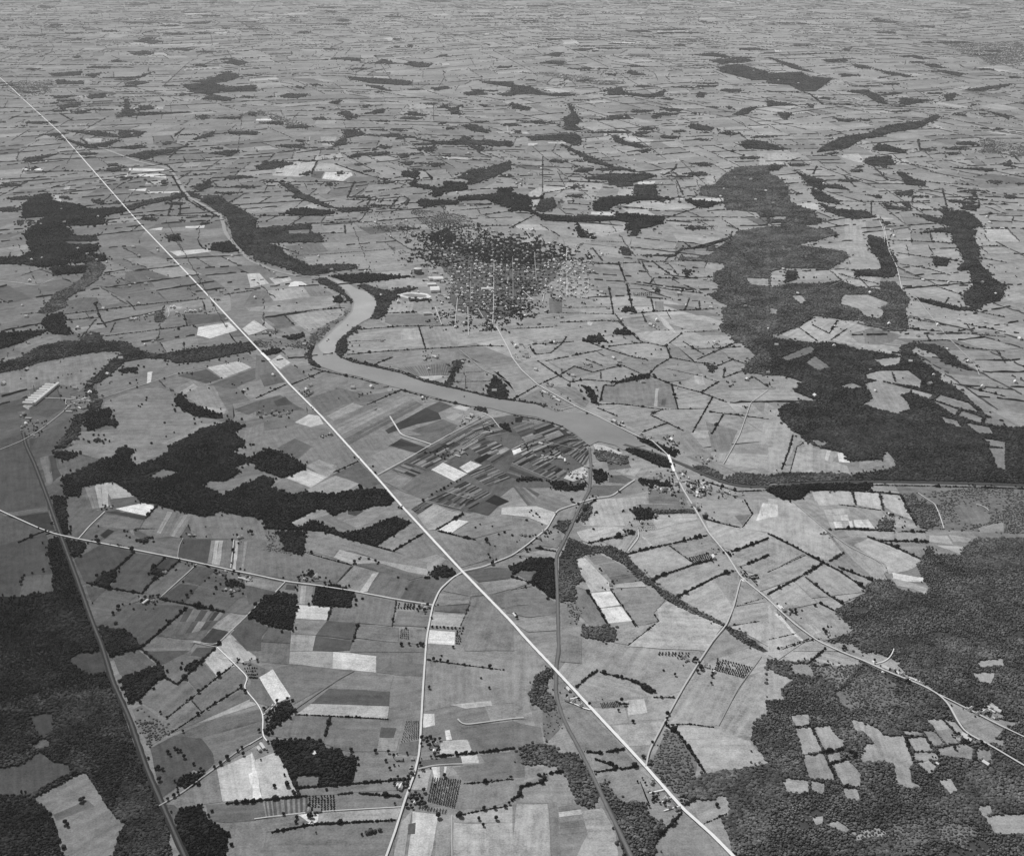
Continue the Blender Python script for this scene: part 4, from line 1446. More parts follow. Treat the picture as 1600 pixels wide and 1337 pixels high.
def field_material():
    m, nt, b = new_mat('field_soil_and_crop')
    geo = N(nt, 'ShaderNodeNewGeometry'); pos = geo.outputs['Position']
    sep = N(nt, 'ShaderNodeSeparateXYZ'); nt.links.new(pos, sep.inputs[0])
    tone, ang, seed = attr(nt, 'tone'), attr(nt, 'ang'), attr(nt, 'seed')
    ca, sa = math_(nt, 'COSINE', ang), math_(nt, 'SINE', ang)
    u = math_(nt, 'ADD', math_(nt, 'MULTIPLY', sep.outputs[0], ca), math_(nt, 'MULTIPLY', sep.outputs[1], sa))
    v = math_(nt, 'SUBTRACT', math_(nt, 'MULTIPLY', sep.outputs[1], ca), math_(nt, 'MULTIPLY', sep.outputs[0], sa))
    cmb = N(nt, 'ShaderNodeCombineXYZ')
    nt.links.new(math_(nt, 'MULTIPLY', u, 0.06), cmb.inputs[0]); nt.links.new(v, cmb.inputs[1]); nt.links.new(seed, cmb.inputs[2])
    rows = noise(nt, cmb.outputs[0], 0.075, 3, 0.6)                  # long streaks along the ploughing
    big = noise(nt, pos, 0.006, 4, 0.6); mid = noise(nt, pos, 0.035, 4, 0.65); fine = noise(nt, pos, 0.22, 3, 0.7)
    s = math_(nt, 'MULTIPLY_ADD', rows, 0.8, -0.40)
    s = math_(nt, 'ADD', s, math_(nt, 'MULTIPLY_ADD', big, 1.0, -0.5))
    s = math_(nt, 'ADD', s, math_(nt, 'MULTIPLY_ADD', mid, 1.15, -0.575))
    s = math_(nt, 'ADD', s, math_(nt, 'MULTIPLY_ADD', fine, 1.3, -0.65))
    s = math_(nt, 'ADD', s, 1.0)
    col = math_(nt, 'MULTIPLY', tone, s)
    nt.links.new(col, b.inputs['Base Color'])
    return m
def plain_material(name, tone, var=0.25, scale=0.1, rough=0.95, spec=0.05, obj_random=0.0):
    m, nt, b = new_mat(name)
    geo = N(nt, 'ShaderNodeNewGeometry')
    s = math_(nt, 'MULTIPLY_ADD', noise(nt, geo.outputs['Position'], scale, 4, 0.65), 2 * var, 1 - var)
    if obj_random:
        oi = N(nt, 'ShaderNodeObjectInfo')
        s = math_(nt, 'MULTIPLY', s, math_(nt, 'MULTIPLY_ADD', oi.outputs['Random'], 2 * obj_random, 1 - obj_random))
    nt.links.new(math_(nt, 'MULTIPLY', s, tone), b.inputs['Base Color'])
    b.inputs['Roughness'].default_value = rough; b.inputs['Specular IOR Level'].default_value = spec
    return m
def leaf_material(name, tone):
    m, nt, b = new_mat(name)
    geo = N(nt, 'ShaderNodeNewGeometry'); oi = N(nt, 'ShaderNodeObjectInfo')
    s = math_(nt, 'MULTIPLY_ADD', math_(nt, 'POWER', oi.outputs['Random'], 1.3), 0.95, 0.58)
    s = math_(nt, 'MULTIPLY', s, math_(nt, 'MAXIMUM', 0.3, math_(nt, 'MULTIPLY_ADD', noise(nt, geo.outputs['Position'], 0.009, 4, 0.7), 3.2, -0.6)))
    s = math_(nt, 'MULTIPLY', s, math_(nt, 'MULTIPLY_ADD', noise(nt, geo.outputs['Position'], 0.7, 2, 0.6), 0.9, 0.55))
    nt.links.new(math_(nt, 'MULTIPLY', s, tone), b.inputs['Base Color'])
    return m
M_FIELD = field_material()
M_LEAF = {'d': leaf_material('dark_foliage', 0.022), 'n': leaf_material('mid_foliage', 0.045),
          'm': leaf_material('pale_foliage', 0.095), 's': leaf_material('scrub_foliage', 0.095)}
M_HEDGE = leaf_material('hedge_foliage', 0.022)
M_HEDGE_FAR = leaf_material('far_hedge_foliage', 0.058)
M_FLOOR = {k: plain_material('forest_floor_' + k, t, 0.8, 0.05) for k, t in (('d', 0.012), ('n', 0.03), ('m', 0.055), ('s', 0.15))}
M_BARK = plain_material('bark', 0.05, 0.3, 0.8)
M_WALL = plain_material('white_painted_wall', 0.72, 0.12, 0.4, obj_random=0.1)
M_ROOF = plain_material('shingle_roof', 0.3, 0.25, 0.5, obj_random=0.4)
M_TIN = plain_material('pale_metal_roof', 0.64, 0.12, 0.2, obj_random=0.12)
M_WHITE = plain_material('bright_town_roof', 0.78, 0.1, 0.2)
M_BRICK = plain_material('brick', 0.2, 0.2, 0.9)
M_GLASS = plain_material('window_glass', 0.03, 0.1, 0.5, 0.2, 0.5)
ROADM = {}
def road_mat(t):
    k = int(round(t / 10.0) * 10)
    if k not in ROADM: ROADM[k] = plain_material('road_surface_%d' % k, float(lin(k)) * GAIN, 0.14, 0.05)
    return ROADM[k]
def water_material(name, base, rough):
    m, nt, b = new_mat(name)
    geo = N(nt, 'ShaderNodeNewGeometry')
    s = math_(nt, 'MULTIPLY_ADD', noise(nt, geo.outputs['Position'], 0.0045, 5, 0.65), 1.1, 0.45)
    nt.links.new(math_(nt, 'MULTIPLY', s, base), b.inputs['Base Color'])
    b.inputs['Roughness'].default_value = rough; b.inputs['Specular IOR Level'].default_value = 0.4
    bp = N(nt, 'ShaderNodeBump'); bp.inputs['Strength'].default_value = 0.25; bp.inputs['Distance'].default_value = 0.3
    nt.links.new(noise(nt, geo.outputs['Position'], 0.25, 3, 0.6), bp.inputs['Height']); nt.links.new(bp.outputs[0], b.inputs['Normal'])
    return m
M_WATER = water_material('muddy_water', 0.185, 0.45)
M_SHADED_WATER = water_material('dark_shaded_water', 0.05, 0.3)  # shade of the bank trees put into the water colour
M_SHOAL = water_material('pale_shallow_water', 0.28, 0.5)

# ------------------------------------------------------------------ reading the map
REC = []
ox = oy = 0.0; sc = 1.0
for line in DATA.strip().splitlines():
    line = line.strip()
    if not line: continue
    if line[0] == '@':
        _, a_, b_, c_ = line.split(); ox, oy, sc = float(a_), float(b_), float(c_); continue
    for part_i, part in enumerate(line.split(';')):
        tk = part.split()
        if part_i == 0:
            head = [t for t in tk if ',' not in t]
        pts = np.array([[float(c) for c in t.split(',')] for t in tk if ',' in t])
        pts = pts / sc + [ox, oy]
        REC.append((head[0], head[1:], pts))

# ------------------------------------------------------------------ labels
LM = [(102,1265,'the woodbound pale field'),(297,1217,'the oval lane grove'),(305,1275,'the small railway wood'),
(365,1225,'the bright streaked field'),(430,1072,'the white field'),(440,1110,'the dark lane garden'),(410,1150,'the fork in the white lane'),
(490,1190,'the black square-cut wood'),(645,1070,'the tiny orchard farm'),(640,1145,'the loose roadside orchard'),(693,1240,'the big square orchard'),
(486,1275,'the sandy farmyard'),(850,1090,'the copse cut by the highway'),(905,1098,'the white highway yard'),(965,1100,'the small highway orchard'),
(1009,1199,'the highway side-road fork'),(1095,1035,'the farm astride the side road'),(1160,1040,'the slanting orchard'),(1040,1245,'the white highway houses'),
(1060,1180,'the bushy triangle'),(1300,1175,'the forest strip clearings'),(1390,1170,'the cross-shaped clearing'),(1475,1160,'the lane fork fields'),
(1430,1065,'the forest road village'),(1245,980,'the bright bare strip'),(1385,895,'the white hill farm'),(1330,805,'the white-speckled plots'),
(1157,905,'the white fork yard'),(1003,825,'the conifer clump'),(1060,770,'the river crossing village'),(900,745,'the bright builders yard'),
(760,720,'the chequered strip plots'),(722,895,'the highway crossroads'),(520,925,'the rectangular road wood'),(430,955,'the dark west road wood'),
(460,870,'the scrubby square'),(430,720,'the black diamond wood'),(300,730,'the great black wood'),(180,795,'the pale striped fields'),(370,905,'the roadside village'),
(225,935,'the pale track farm'),(95,840,'the railway crossing'),(60,620,'the long white factory'),(160,655,'the black lobed wood'),(310,640,'the thin black copse'),
(235,585,'the white upright plot'),(350,510,'the bright bare highway field'),(240,495,'the white house row'),(500,550,'the river bend'),(650,463,'the oval race track'),
(780,430,'the town centre'),(665,555,'the grove below the town'),(650,580,'the ruled vine rows'),(720,630,'the middle river'),(935,528,'the grove outside the town'),
(918,568,'the white hedged farm'),(1000,590,'the thick hedge bank'),(1050,505,'the pale curved field'),(1117,537,'the lone white farm'),(1210,420,'the great hill wood'),
(1360,480,'the pale hill clearing'),(1400,690,'the dark riverside forest'),(1470,520,'the long straight lane'),(1090,640,'the wide river pasture'),(1160,290,'the broad plain wood'),
(1350,220,'the long diagonal wood'),(500,125,'the flat-topped far wood'),(880,215,'the winding stream wood'),(290,290,'the narrow upper river'),(90,340,'the black highway wood'),
(380,360,'the riverside thicket'),(740,300,'the wooded stream above town'),(500,270,'the pale upper fields'),(230,240,'the white field strips'),(94,216,'the kink in the highway'),
(1240,120,'the far hazy wood'),(700,200,'the scattered far copses'),(1000,150,'the far middle plain'),(1480,350,'the notched hill wood'),(1500,230,'the far scrub heath'),
(120,130,'the far scrub corner'),(350,145,'the far twin woods'),(970,340,'the lens-shaped wood'),(600,330,'the mill stream'),(1020,720,'the lower river'),(870,900,'the railway cutting wood'),
(1120,770,'the village orchard edge'),(1250,750,'the tree-lined river'),(1330,600,'the forest glades'),(1470,620,'the hedged hill fields'),(830,560,'the town road houses'),
(560,690,'the roadside ploughland'),(590,520,'the pale river shoal'),(60,1000,'the dark railway woods'),(690,985,'the twin garden rows'),(330,1010,'the narrow ploughed strips')]
LMP = np.array([[a_[0], a_[1]] for a_ in LM], float)
USED = {}
PENDING = []
def near_lm(p):
    d = np.hypot(LMP[:, 0] - p[0], (LMP[:, 1] - p[1]) * 1.5)
    return np.argsort(d)[:4], d
def candidates(kind, p, avoid=None):
    idx, d = near_lm(p)
    a_, b_, c_ = idx[:3]
    A, B, C_ = LM[a_][2], LM[b_][2], LM[c_][2]
    dx, dy = p[0] - LMP[a_, 0], p[1] - LMP[a_, 1]
    rel = 'beside' if d[a_] < 30 else ('beyond' if dy < 0 and abs(dy) * 1.4 > abs(dx) else 'on the near side of' if dy > 0 and abs(dy) * 1.4 > abs(dx) else 'off the left end of' if dx < 0 else 'off the right end of')
    return ['%s %s %s' % (kind, rel, A), '%s between %s and %s' % (kind, A, B), '%s between %s and %s' % (kind, A, C_), '%s between %s and %s' % (kind, B, C_)]
def want_label(o, kinds, p):
    """queue an object for a label; kinds = descriptions from short to exact"""
    PENDING.append((o, kinds, tuple(p)))
ORD = ['first', 'second', 'third', 'fourth', 'fifth', 'sixth', 'seventh', 'eighth', 'ninth']
def settle_labels():
    buckets = {}
    for o, kinds, p in PENDING:
        done = False
        for k in kinds:
            for c in candidates(k, p):
                if c not in USED and len(c.split()) <= 15:
                    USED[c] = 1; o['label'] = c; done = True; break
            if done: break
        if not done:
            c = min(candidates(kinds[-1], p)[:2], key=lambda t: len(t.split()))
            buckets.setdefault(c, []).append((p, o))
    for c, lst in buckets.items():
        lst.sort(key=lambda t: t[0][0])
        for i, (p, o) in enumerate(lst):
            if i < len(ORD) - 1:
                lab = c + ', ' + ORD[i] + ' from left'
            else:
                lab = c + ', far right'
            if len(lab.split()) > 16: lab = lab.replace('two-winged ', '').replace('bright ', '').replace('small ', '').replace('on the near side of', 'before')
            o['label'] = lab

# ------------------------------------------------------------------ the ground and its fields
def quadsheet(x0, y0, x1, y1, z):
    return [(x0, y0, z), (x1, y0, z), (x1, y1, z), (x0, y1, z)], [(0, 1, 2, 3)]
gm = bpy.data.meshes.new('ground'); gm.from_pydata(*[quadsheet(-70000, -20000, 70000, 110000, 0)[i] if i != 1 else [] for i in (0, 1)], quadsheet(0, 0, 1, 1, 0)[1])
face_attr(gm, 'tone', [0.19]); face_attr(gm, 'ang', [0.3]); face_attr(gm, 'seed', [1.0])
ground = link('ground', gm, None, M_FIELD)
tag(ground, 'flat grey farmland plain under all the fields', 'ground', kind='structure')

# regional tone of the untraced farmland (crop and soil, plus lens falloff and view-angle darkening painted in on the left)
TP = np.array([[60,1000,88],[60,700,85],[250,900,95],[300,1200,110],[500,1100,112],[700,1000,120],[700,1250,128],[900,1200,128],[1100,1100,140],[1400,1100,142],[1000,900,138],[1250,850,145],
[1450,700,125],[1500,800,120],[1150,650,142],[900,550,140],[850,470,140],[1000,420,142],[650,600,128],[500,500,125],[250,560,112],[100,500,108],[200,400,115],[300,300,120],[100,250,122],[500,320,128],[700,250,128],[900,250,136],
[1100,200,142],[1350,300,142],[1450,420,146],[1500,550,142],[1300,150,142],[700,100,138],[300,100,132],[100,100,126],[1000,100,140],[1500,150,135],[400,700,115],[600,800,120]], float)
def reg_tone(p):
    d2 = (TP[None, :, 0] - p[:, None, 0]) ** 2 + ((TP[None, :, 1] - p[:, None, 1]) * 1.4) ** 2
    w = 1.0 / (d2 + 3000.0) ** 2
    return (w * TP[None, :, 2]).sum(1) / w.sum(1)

# chequer of far and untraced fields: recursive splitting of big blocks
cells = []; edges = []
def split(q, depth, amin):
    # q: 4 corner points
    a0 = abs(area(q)); c = q.mean(0); m_ = mpp_w(c)[0]
    lim = amin * (0.75 + 0.9 * random.random())
    if a0 < lim or depth > 9:
        cells.append(q); return
    e0 = np.hypot(*(q[1] - q[0])) + np.hypot(*(q[2] - q[3]))
    e1 = np.hypot(*(q[3] - q[0])) + np.hypot(*(q[2] - q[1]))
    t0 = 0.5 + random.uniform(-0.2, 0.2); t1 = t0 + random.uniform(-0.07, 0.07)
    if e0 * random.uniform(0.75, 1.3) > e1:
        p, r = q[0] + (q[1] - q[0]) * t0, q[3] + (q[2] - q[3]) * t1
        A, B = np.array([q[0], p, r, q[3]]), np.array([p, q[1], q[2], r])
    else:
        p, r = q[0] + (q[3] - q[0]) * t0, q[1] + (q[2] - q[1]) * t1
        A, B = np.array([q[0], q[1], r, p]), np.array([p, r, q[2], q[3]])
    edges.append((p, r, depth))
    split(A, depth + 1, amin); split(B, depth + 1, amin)
GS = 2600.0
gx = np.arange(-10, 11) * GS; gy = np.arange(0, 19) * GS
th = math.radians(14)
grid = {}
for i in range(-12, 13):
    for j in range(-1, 20):
        x, y = i * GS, j * GS
        x += 320 * math.sin(j * 1.7 + i * .9); y += 320 * math.sin(i * 1.3 + j * .6)
        grid[i, j] = np.array([x * math.cos(th) - y * math.sin(th), x * math.sin(th) + y * math.cos(th)])
def in_view(q, mx=1.12):
    c = q.mean(0); d = c[1] * CP + H * SP
    return c[1] > 900 and c[1] < 46000 and abs(c[0]) < 0.43 * d * mx + 1900
for i in range(-12, 12):
    for j in range(-1, 19):
        q = np.array([grid[i, j], grid[i + 1, j], grid[i + 1, j + 1], grid[i, j + 1]])
        if in_view(q):
            c = q.mean(0); dist = c[1]
            edges.append((q[0], q[1], 0)); edges.append((q[0], q[3], 0))
            split(q, 0, 45000 * (1.0 + max(0, dist - 6000) / 9000.0))
cells = np.array(cells)
def warp(p):          # the lanes and boundaries of the plain bend and fan out, no two districts alike
    x, y = p[..., 0], p[..., 1]
    return p + np.stack([150 * np.sin(y / 610 + x / 2300) + 110 * np.sin(y / 350 - x / 900 + 1), 210 * np.sin(x / 760 + y / 2900) + 120 * np.sin(x / 410 + y / 1300 + 2) + 260 * np.sin(x / 1900 + 1)], -1)
cells = warp(cells); edges = [(warp(p), warp(r), d_) for p, r, d_ in edges]
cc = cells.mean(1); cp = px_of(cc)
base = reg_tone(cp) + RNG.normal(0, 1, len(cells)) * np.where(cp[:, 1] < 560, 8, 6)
pale = RNG.random(len(cells)) < 0.035; base = np.where(pale & (cp[:, 1] < 600), base + 24, base)
dark = RNG.random(len(cells)) < 0.07; base = np.where(dark & (cp[:, 1] < 600), base - 18, base)
n = len(cells)
v = np.concatenate([cells.reshape(-1, 2), np.full((n * 4, 1), 0.25)], 1)
m = mk_mesh('field', v, np.arange(n * 4).reshape(n, 4))
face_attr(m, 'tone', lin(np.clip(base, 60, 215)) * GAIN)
dv = cells[:, 1] - cells[:, 0]; face_attr(m, 'ang', np.arctan2(dv[:, 1], dv[:, 0])); face_attr(m, 'seed', RNG.random(n) * 900)
o = link('field', m, ground, M_FIELD); o['kind'] = 'stuff'
cell_edges = edges

# traced fields: quads and polygons, each a part of the ground
FIELDS = []          # (area px, world poly, tone, ang)
CLEAR = []           # (order, world poly) clearings that keep trees out of woods defined earlier
WOODS = []           # (order, kind, px poly, world poly)
def add_field(wp, tone, ang=None):
    tone = min(202.0, 122 + (tone - 122) * 1.1)
    if ang is None:
        d_ = np.roll(wp, -1, 0) - wp; k = np.argmax((d_ ** 2).sum(1)); ang = math.atan2(d_[k, 1], d_[k, 0])
    if area(wp) < 0: wp = wp[::-1]
    FIELDS.append([abs(area(px_of(wp))), wp, tone, ang, RNG.random() * 900])
def bil(q, u, v_):
    return (q[0] * (1 - u) + q[1] * u) * (1 - v_) + (q[3] * (1 - u) + q[2] * u) * v_
TR = []
for k, (op, arg, pts) in enumerate(REC):
    if op == 'F': TR.append([k, pts, float(arg[0]) + RNG.normal(0, 2), abs(area(pts)), k])
# the map was traced sheet by sheet: a field that runs over a sheet edge keeps one tone, and one that would
# stop dead on the sheet edge is drawn on into the next sheet
SEAMS = [('x', v_) for v_ in (400, 800, 1200)] + [('y', v_) for v_ in (1000, 1018, 680, 697, 360, 378)]
for it in sorted(TR, key=lambda t: t[3]):
    P = it[1]; n_ = len(P); best = None; loose = []
    for i in range(n_):
        a_, b_ = P[i], P[(i + 1) % n_]
        for ax, sv in SEAMS:
            c_ = 0 if ax == 'x' else 1
            if abs(a_[c_] - sv) < 4.2 and abs(b_[c_] - sv) < 4.2 and np.hypot(*(b_ - a_)) > 5 and (ax == 'x' or (it[3] > 220 and np.hypot(*(b_ - a_)) > 14)):
                mid = (a_ + b_) / 2; inward = np.sign(P.mean(0)[c_] - sv); pr = mid.copy(); pr[c_] = sv - inward * 9
                hit = [o_ for o_ in TR if o_ is not it and inside(pr[None], o_[1])[0]]
                if hit:
                    h = hit[-1]
                    if h[3] >= it[3] and abs(h[2] - it[2]) < 60 and (best is None or h[3] > best[3]): best = h
                else: loose.append((i, c_, -inward))
    if best is not None: it[2] = best[2]; it[4] = best[4]
    if loose:
        P = P.copy()
        for i, c_, sg in loose:
            for j_ in (i, (i + 1) % n_): P[j_, c_] += sg * RNG.uniform(4, 22)
        it[1] = P
TRD = {t[0]: t for t in TR}
for k, (op, arg, pts) in enumerate(REC):
    w = at(pts)
    if op == 'F':
        cpx = TRD[k][1].mean(0); add_field(at(TRD[k][1]), TRD[k][2] + 8 * float(np.clip((cpx[0] - 780) / 150, 0, 1) * np.clip((cpx[1] - 600) / 100, 0, 1)))
    elif op == 'F!':
        add_field(w, float(arg[0]) + RNG.normal(0, 2))
        if op == 'F!': CLEAR.append((k, w))
    elif op == 'S':
        nu, nv, lo, hi = int(arg[0]), int(arg[1]), float(arg[2]), float(arg[3])
        if nv == 2 and hi <= 150:
            lo *= .66; nu = int(nu * 2.0)
            if nu >= 10: nu, nv = 2, nu
        pv = (lo + hi) / 2
        cu = np.concatenate([[0], np.cumsum(RNG.uniform(.55, 1.6, nu))]); cu /= cu[-1]
        for j in range(nv):
            cu2 = np.concatenate([[0], np.cumsum(RNG.uniform(.55, 1.6, nu))]); cu2 /= cu2[-1]
            if nv == 1: cu2 = cu
            for i in range(nu):
                g = 0.0008 if nu > 2 else .01
                gj = .012 if nv < 8 else .002
                q = np.array([bil(w, cu2[i] + g, j / nv + gj), bil(w, cu2[i + 1] - g, j / nv + gj), bil(w, cu2[i + 1] - g, (j + 1) / nv - gj), bil(w, cu2[i] + g, (j + 1) / nv - gj)])
                t = RNG.uniform(lo, hi) if nv > 1 or nu < 12 else (lo if i % 2 else hi)
                dvec = (q[3] - q[0]) if nu >= nv else (q[1] - q[0])
                add_field(q, t, math.atan2(dvec[1], dvec[0]))
    elif op == 'W':
        WOODS.append((k, arg[0], pts, w))  # the thin dark wood along the race track stands in for its shaded side
def wobble(wp):
    out = []
    for i in range(len(wp)):
        a_, b_ = wp[i], wp[(i + 1) % len(wp)]; L = np.hypot(*(b_ - a_)); m_ = mpp_w((a_ + b_) / 2)[0]
        n_ = int(np.clip(L / (22 * m_), 1, 8)); out.append(a_)
        d_ = (b_ - a_) / max(L, 1e-6); nn = np.array([-d_[1], d_[0]])
        for j_ in range(1, n_): out.append(a_ + (b_ - a_) * (j_ + RNG.uniform(-.3, .3)) / n_ + nn * RNG.normal(0, .55) * m_)
    return np.array(out)
for f_ in FIELDS:
    if f_[0] > 120: f_[1] = wobble(f_[1])
# stacking level so that later outlines lie above the earlier ones they overlap
bbs = np.array([[f[1][:, 0].min(), f[1][:, 1].min(), f[1][:, 0].max(), f[1][:, 1].max()] for f in FIELDS])
lev = np.zeros(len(FIELDS), int)
for i in range(1, len(FIELDS)):
    b_ = bbs[i]; ov = (bbs[:i, 0] < b_[2]) & (bbs[:i, 2] > b_[0]) & (bbs[:i, 1] < b_[3]) & (bbs[:i, 3] > b_[1])
    if ov.any(): lev[i] = lev[:i][ov].max() + 1
ZF = 0.5
STEP = min(0.05, 1.6 / max(1, lev.max()))
order = np.argsort([-f[0] for f in FIELDS])
rest = []
for r_, i in enumerate(order):
    ar, wp, tone, ang, sd = FIELDS[i]; z = ZF + STEP * lev[i]
    if r_ < 300:
        m = bpy.data.meshes.new('field')
        c = wp.mean(0)
        m.from_pydata([(p[0] - c[0], p[1] - c[1], 0) for p in wp], [], [tuple(range(len(wp)))])
        face_attr(m, 'tone', [float(lin(max(30, tone))) * GAIN]); face_attr(m, 'ang', [ang]); face_attr(m, 'seed', [sd])
        o = link('field', m, ground, M_FIELD); o.location = (c[0], c[1], z)
    else:
        rest.append((wp, z, tone, ang))
m = bpy.data.meshes.new('field'); vs, fs, tt, aa = [], [], [], []
for wp, z, tone, ang in rest:
    b0 = len(vs); vs += [(p[0], p[1], z) for p in wp]; fs.append(tuple(range(b0, b0 + len(wp)))); tt.append(float(lin(max(30, tone))) * GAIN); aa.append(ang)
if vs:
    m.from_pydata(vs, [], fs); face_attr(m, 'tone', tt); face_attr(m, 'ang', aa); face_attr(m, 'seed', RNG.random(len(fs)) * 900)
    o = link('field', m, ground, M_FIELD); o['kind'] = 'stuff'

# ------------------------------------------------------------------ water, roads and railways
def ribbon(w, half, z, wob=0.0):
    d_ = np.gradient(w, axis=0); d_ /= np.maximum(np.hypot(d_[:, 0], d_[:, 1]), 1e-6)[:, None]
    nrm = np.stack([-d_[:, 1], d_[:, 0]], 1)
    hl = half * (1 + wob * RNG.uniform(-1, 1, len(w))); hr = half * (1 + wob * RNG.uniform(-1, 1, len(w)))
    L, R = w + nrm * np.reshape(hl, (-1, 1)), w - nrm * np.reshape(hr, (-1, 1))
    v_ = np.concatenate([np.stack([L, R], 1).reshape(-1, 2), np.full((2 * len(w), 1), z)], 1)
    i = np.arange(len(w) - 1) * 2
    return v_, np.stack([i, i + 1, i + 3, i + 2], 1)
def resample(w, step, smooth=0):
    s = np.concatenate([[0], np.cumsum(np.hypot(*np.diff(w, axis=0).T))])
    n_ = max(2, int(s[-1] / step) + 1); t = np.linspace(0, s[-1], n_)
    q = np.stack([np.interp(t, s, w[:, 0]), np.interp(t, s, w[:, 1])], 1)
    for _ in range(smooth):
        q[1:-1] = (q[:-2] + 2 * q[1:-1] + q[2:]) / 4
    return q
NOTREES = []          # (line, half width)
WATER = []
zr = 2.45
LABELS_ROAD = ['straight white highway crossing the whole plain', 'white country road running down to the near edge', 'white west road joining the crossroads from the left',
 'pale side road climbing from the highway to the forks', 'pale road from town through the river village to the forest', 'pale branch road leaving the forest village', 'pale winding road from crossroads to the river village']
ni = 0
for k, (op, arg, pts) in enumerate(REC):
    if op == 'N' or op == 'R':
        w = at(pts); wd = float(arg[0]) * (.74 if op == 'N' else .8)
        m_ = mpp_w(w)
        q = resample(w, 12 if w[:, 1].mean() < 6000 else 40, 3)
        half = np.maximum(wd / 2, 0.36 * mpp_w(q)) if op == 'N' else np.maximum(wd / 2, 0.30 * mpp_w(q))
        zr += 0.02
        v_, f_ = ribbon(q, half, zr, 0.12 if op == 'R' else 0.07)
        nm = arg[2] if op == 'N' else ('street' if pts[:, 0].mean() > 670 and pts[:, 0].mean() < 930 and 380 < pts[:, 1].mean() < 530 else 'farm_lane')
        o = link(nm, mk_mesh(nm, v_, f_), None, road_mat(float(arg[1])))
        if op == 'N': tag(o, LABELS_ROAD[ni], 'road', kind='structure'); ni += 1
        else:
            tag(o, None, 'lane', kind='structure'); want_label(o, ['short pale lane' if op == 'R' else 'road'], pts.mean(0))
        NOTREES.append((q, float(np.mean(half)) + (4.5 if op == 'N' else 2.5)))
    elif op == 'Y':
        w = at(pts); wd = float(arg[0]); q = resample(w, 15, 4)
        rail = bpy.data.objects.new('railway', None); COL.objects.link(rail); rail.location = (q[:, 0].mean(), q[:, 1].mean(), 0)
        c = np.array([q[:, 0].mean(), q[:, 1].mean()])
        v_, f_ = ribbon(q - c, wd / 2, 2.30, 0.15); link('verge', mk_mesh('verge', v_, f_), rail, road_mat(float(arg[1])))
        v_, f_ = ribbon(q - c, 2.6, 2.42, 0.12); o = link('track_bed', mk_mesh('track_bed', v_, f_), rail, road_mat(float(arg[1]) + 26))
        for sgn in (-1, 1):
            d_ = np.gradient(q, axis=0); d_ /= np.hypot(d_[:, 0], d_[:, 1])[:, None]
            qq = q - c + np.stack([-d_[:, 1], d_[:, 0]], 1) * 0.72 * sgn
            v_, f_ = ribbon(qq, 0.12, 2.56); link('rail', mk_mesh('rail', v_, f_), rail, road_mat(120))
        tag(rail, 'dark single railway through the dark left woods' if pts[0, 0] < 400 else 'pale railway winding through the middle copses', 'railway', kind='structure')
        NOTREES.append((q, wd / 2 + 3))
    elif op in 'Pp' and len(op) == 1:
        w = at(pts); z = 2.05 if op == 'P' else 2.16
        m = bpy.data.meshes.new('river'); m.from_pydata([(p[0], p[1], z) for p in w], [], [tuple(range(len(w)))])
        o = link('river' if op == 'P' else 'shallow_water', m, None, M_WATER if op == 'P' else M_SHOAL)
        tag(o, 'broad smooth grey river curving below the town' if op == 'P' else 'pale shallow water over shoals at the river bend', 'river', kind='structure')
        if op == 'P': WATER.append(w)
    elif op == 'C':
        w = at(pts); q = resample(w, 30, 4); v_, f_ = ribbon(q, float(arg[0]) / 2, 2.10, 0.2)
        o = link('river', mk_mesh('river', v_, f_), None, M_WATER if pts[0, 1] < 400 else M_SHADED_WATER)
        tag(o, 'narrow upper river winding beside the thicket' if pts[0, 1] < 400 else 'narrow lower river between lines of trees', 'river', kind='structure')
        NOTREES.append((q, float(arg[0]) / 2 + 1))

# ------------------------------------------------------------------ foliage shapes
def ico(sub):
    bm = bmesh.new(); bmesh.ops.create_icosphere(bm, subdivisions=sub, radius=1.0)
    v_ = np.array([x.co[:] for x in bm.verts]); f_ = np.array([[x.index for x in p.verts] for p in bm.faces]); bm.free()
    return v_, f_
I1, I2, I3 = ico(1), ico(2), ico(3)
def lumpy(base, amp, seed):
    r_ = np.random.default_rng(seed); v_, f_ = base; d_ = np.zeros(len(v_))
    for _ in range(7):
        k = r_.normal(0, 1, 3) * r_.uniform(1.5, 4.5); d_ += np.sin(v_ @ k + r_.uniform(0, 6.3)) / 7 * 2.2
    d_ += r_.normal(0, .35, len(v_))
    return v_ * (1 + amp * d_)[:, None], f_
def crown_mesh(name, seed, mat, lumps=6, base=I1, flat=0.85):
    """a crown of several irregular leaf masses, unit radius, standing on z = 0"""
    r_ = np.random.default_rng(seed); vs, fs, b0 = [], [], 0
    for i in range(lumps):
        v_, f_ = lumpy(base, 0.2, seed * 31 + i)
        rr = r_.uniform(.42, .6) if i else .86
        an = r_.uniform(0, 6.28) + i * 2.4; d_ = r_.uniform(.3, .5) if i else 0
        c = np.array([math.cos(an) * d_, math.sin(an) * d_, (r_.uniform(.5, 1.15) if i else .85) * flat])
        vs.append(v_ * rr * [1, 1, .9] + c); fs.append(f_ + b0); b0 += len(v_)
    m = mk_mesh(name, np.concatenate(vs), np.concatenate(fs)); m.materials.append(mat); return m
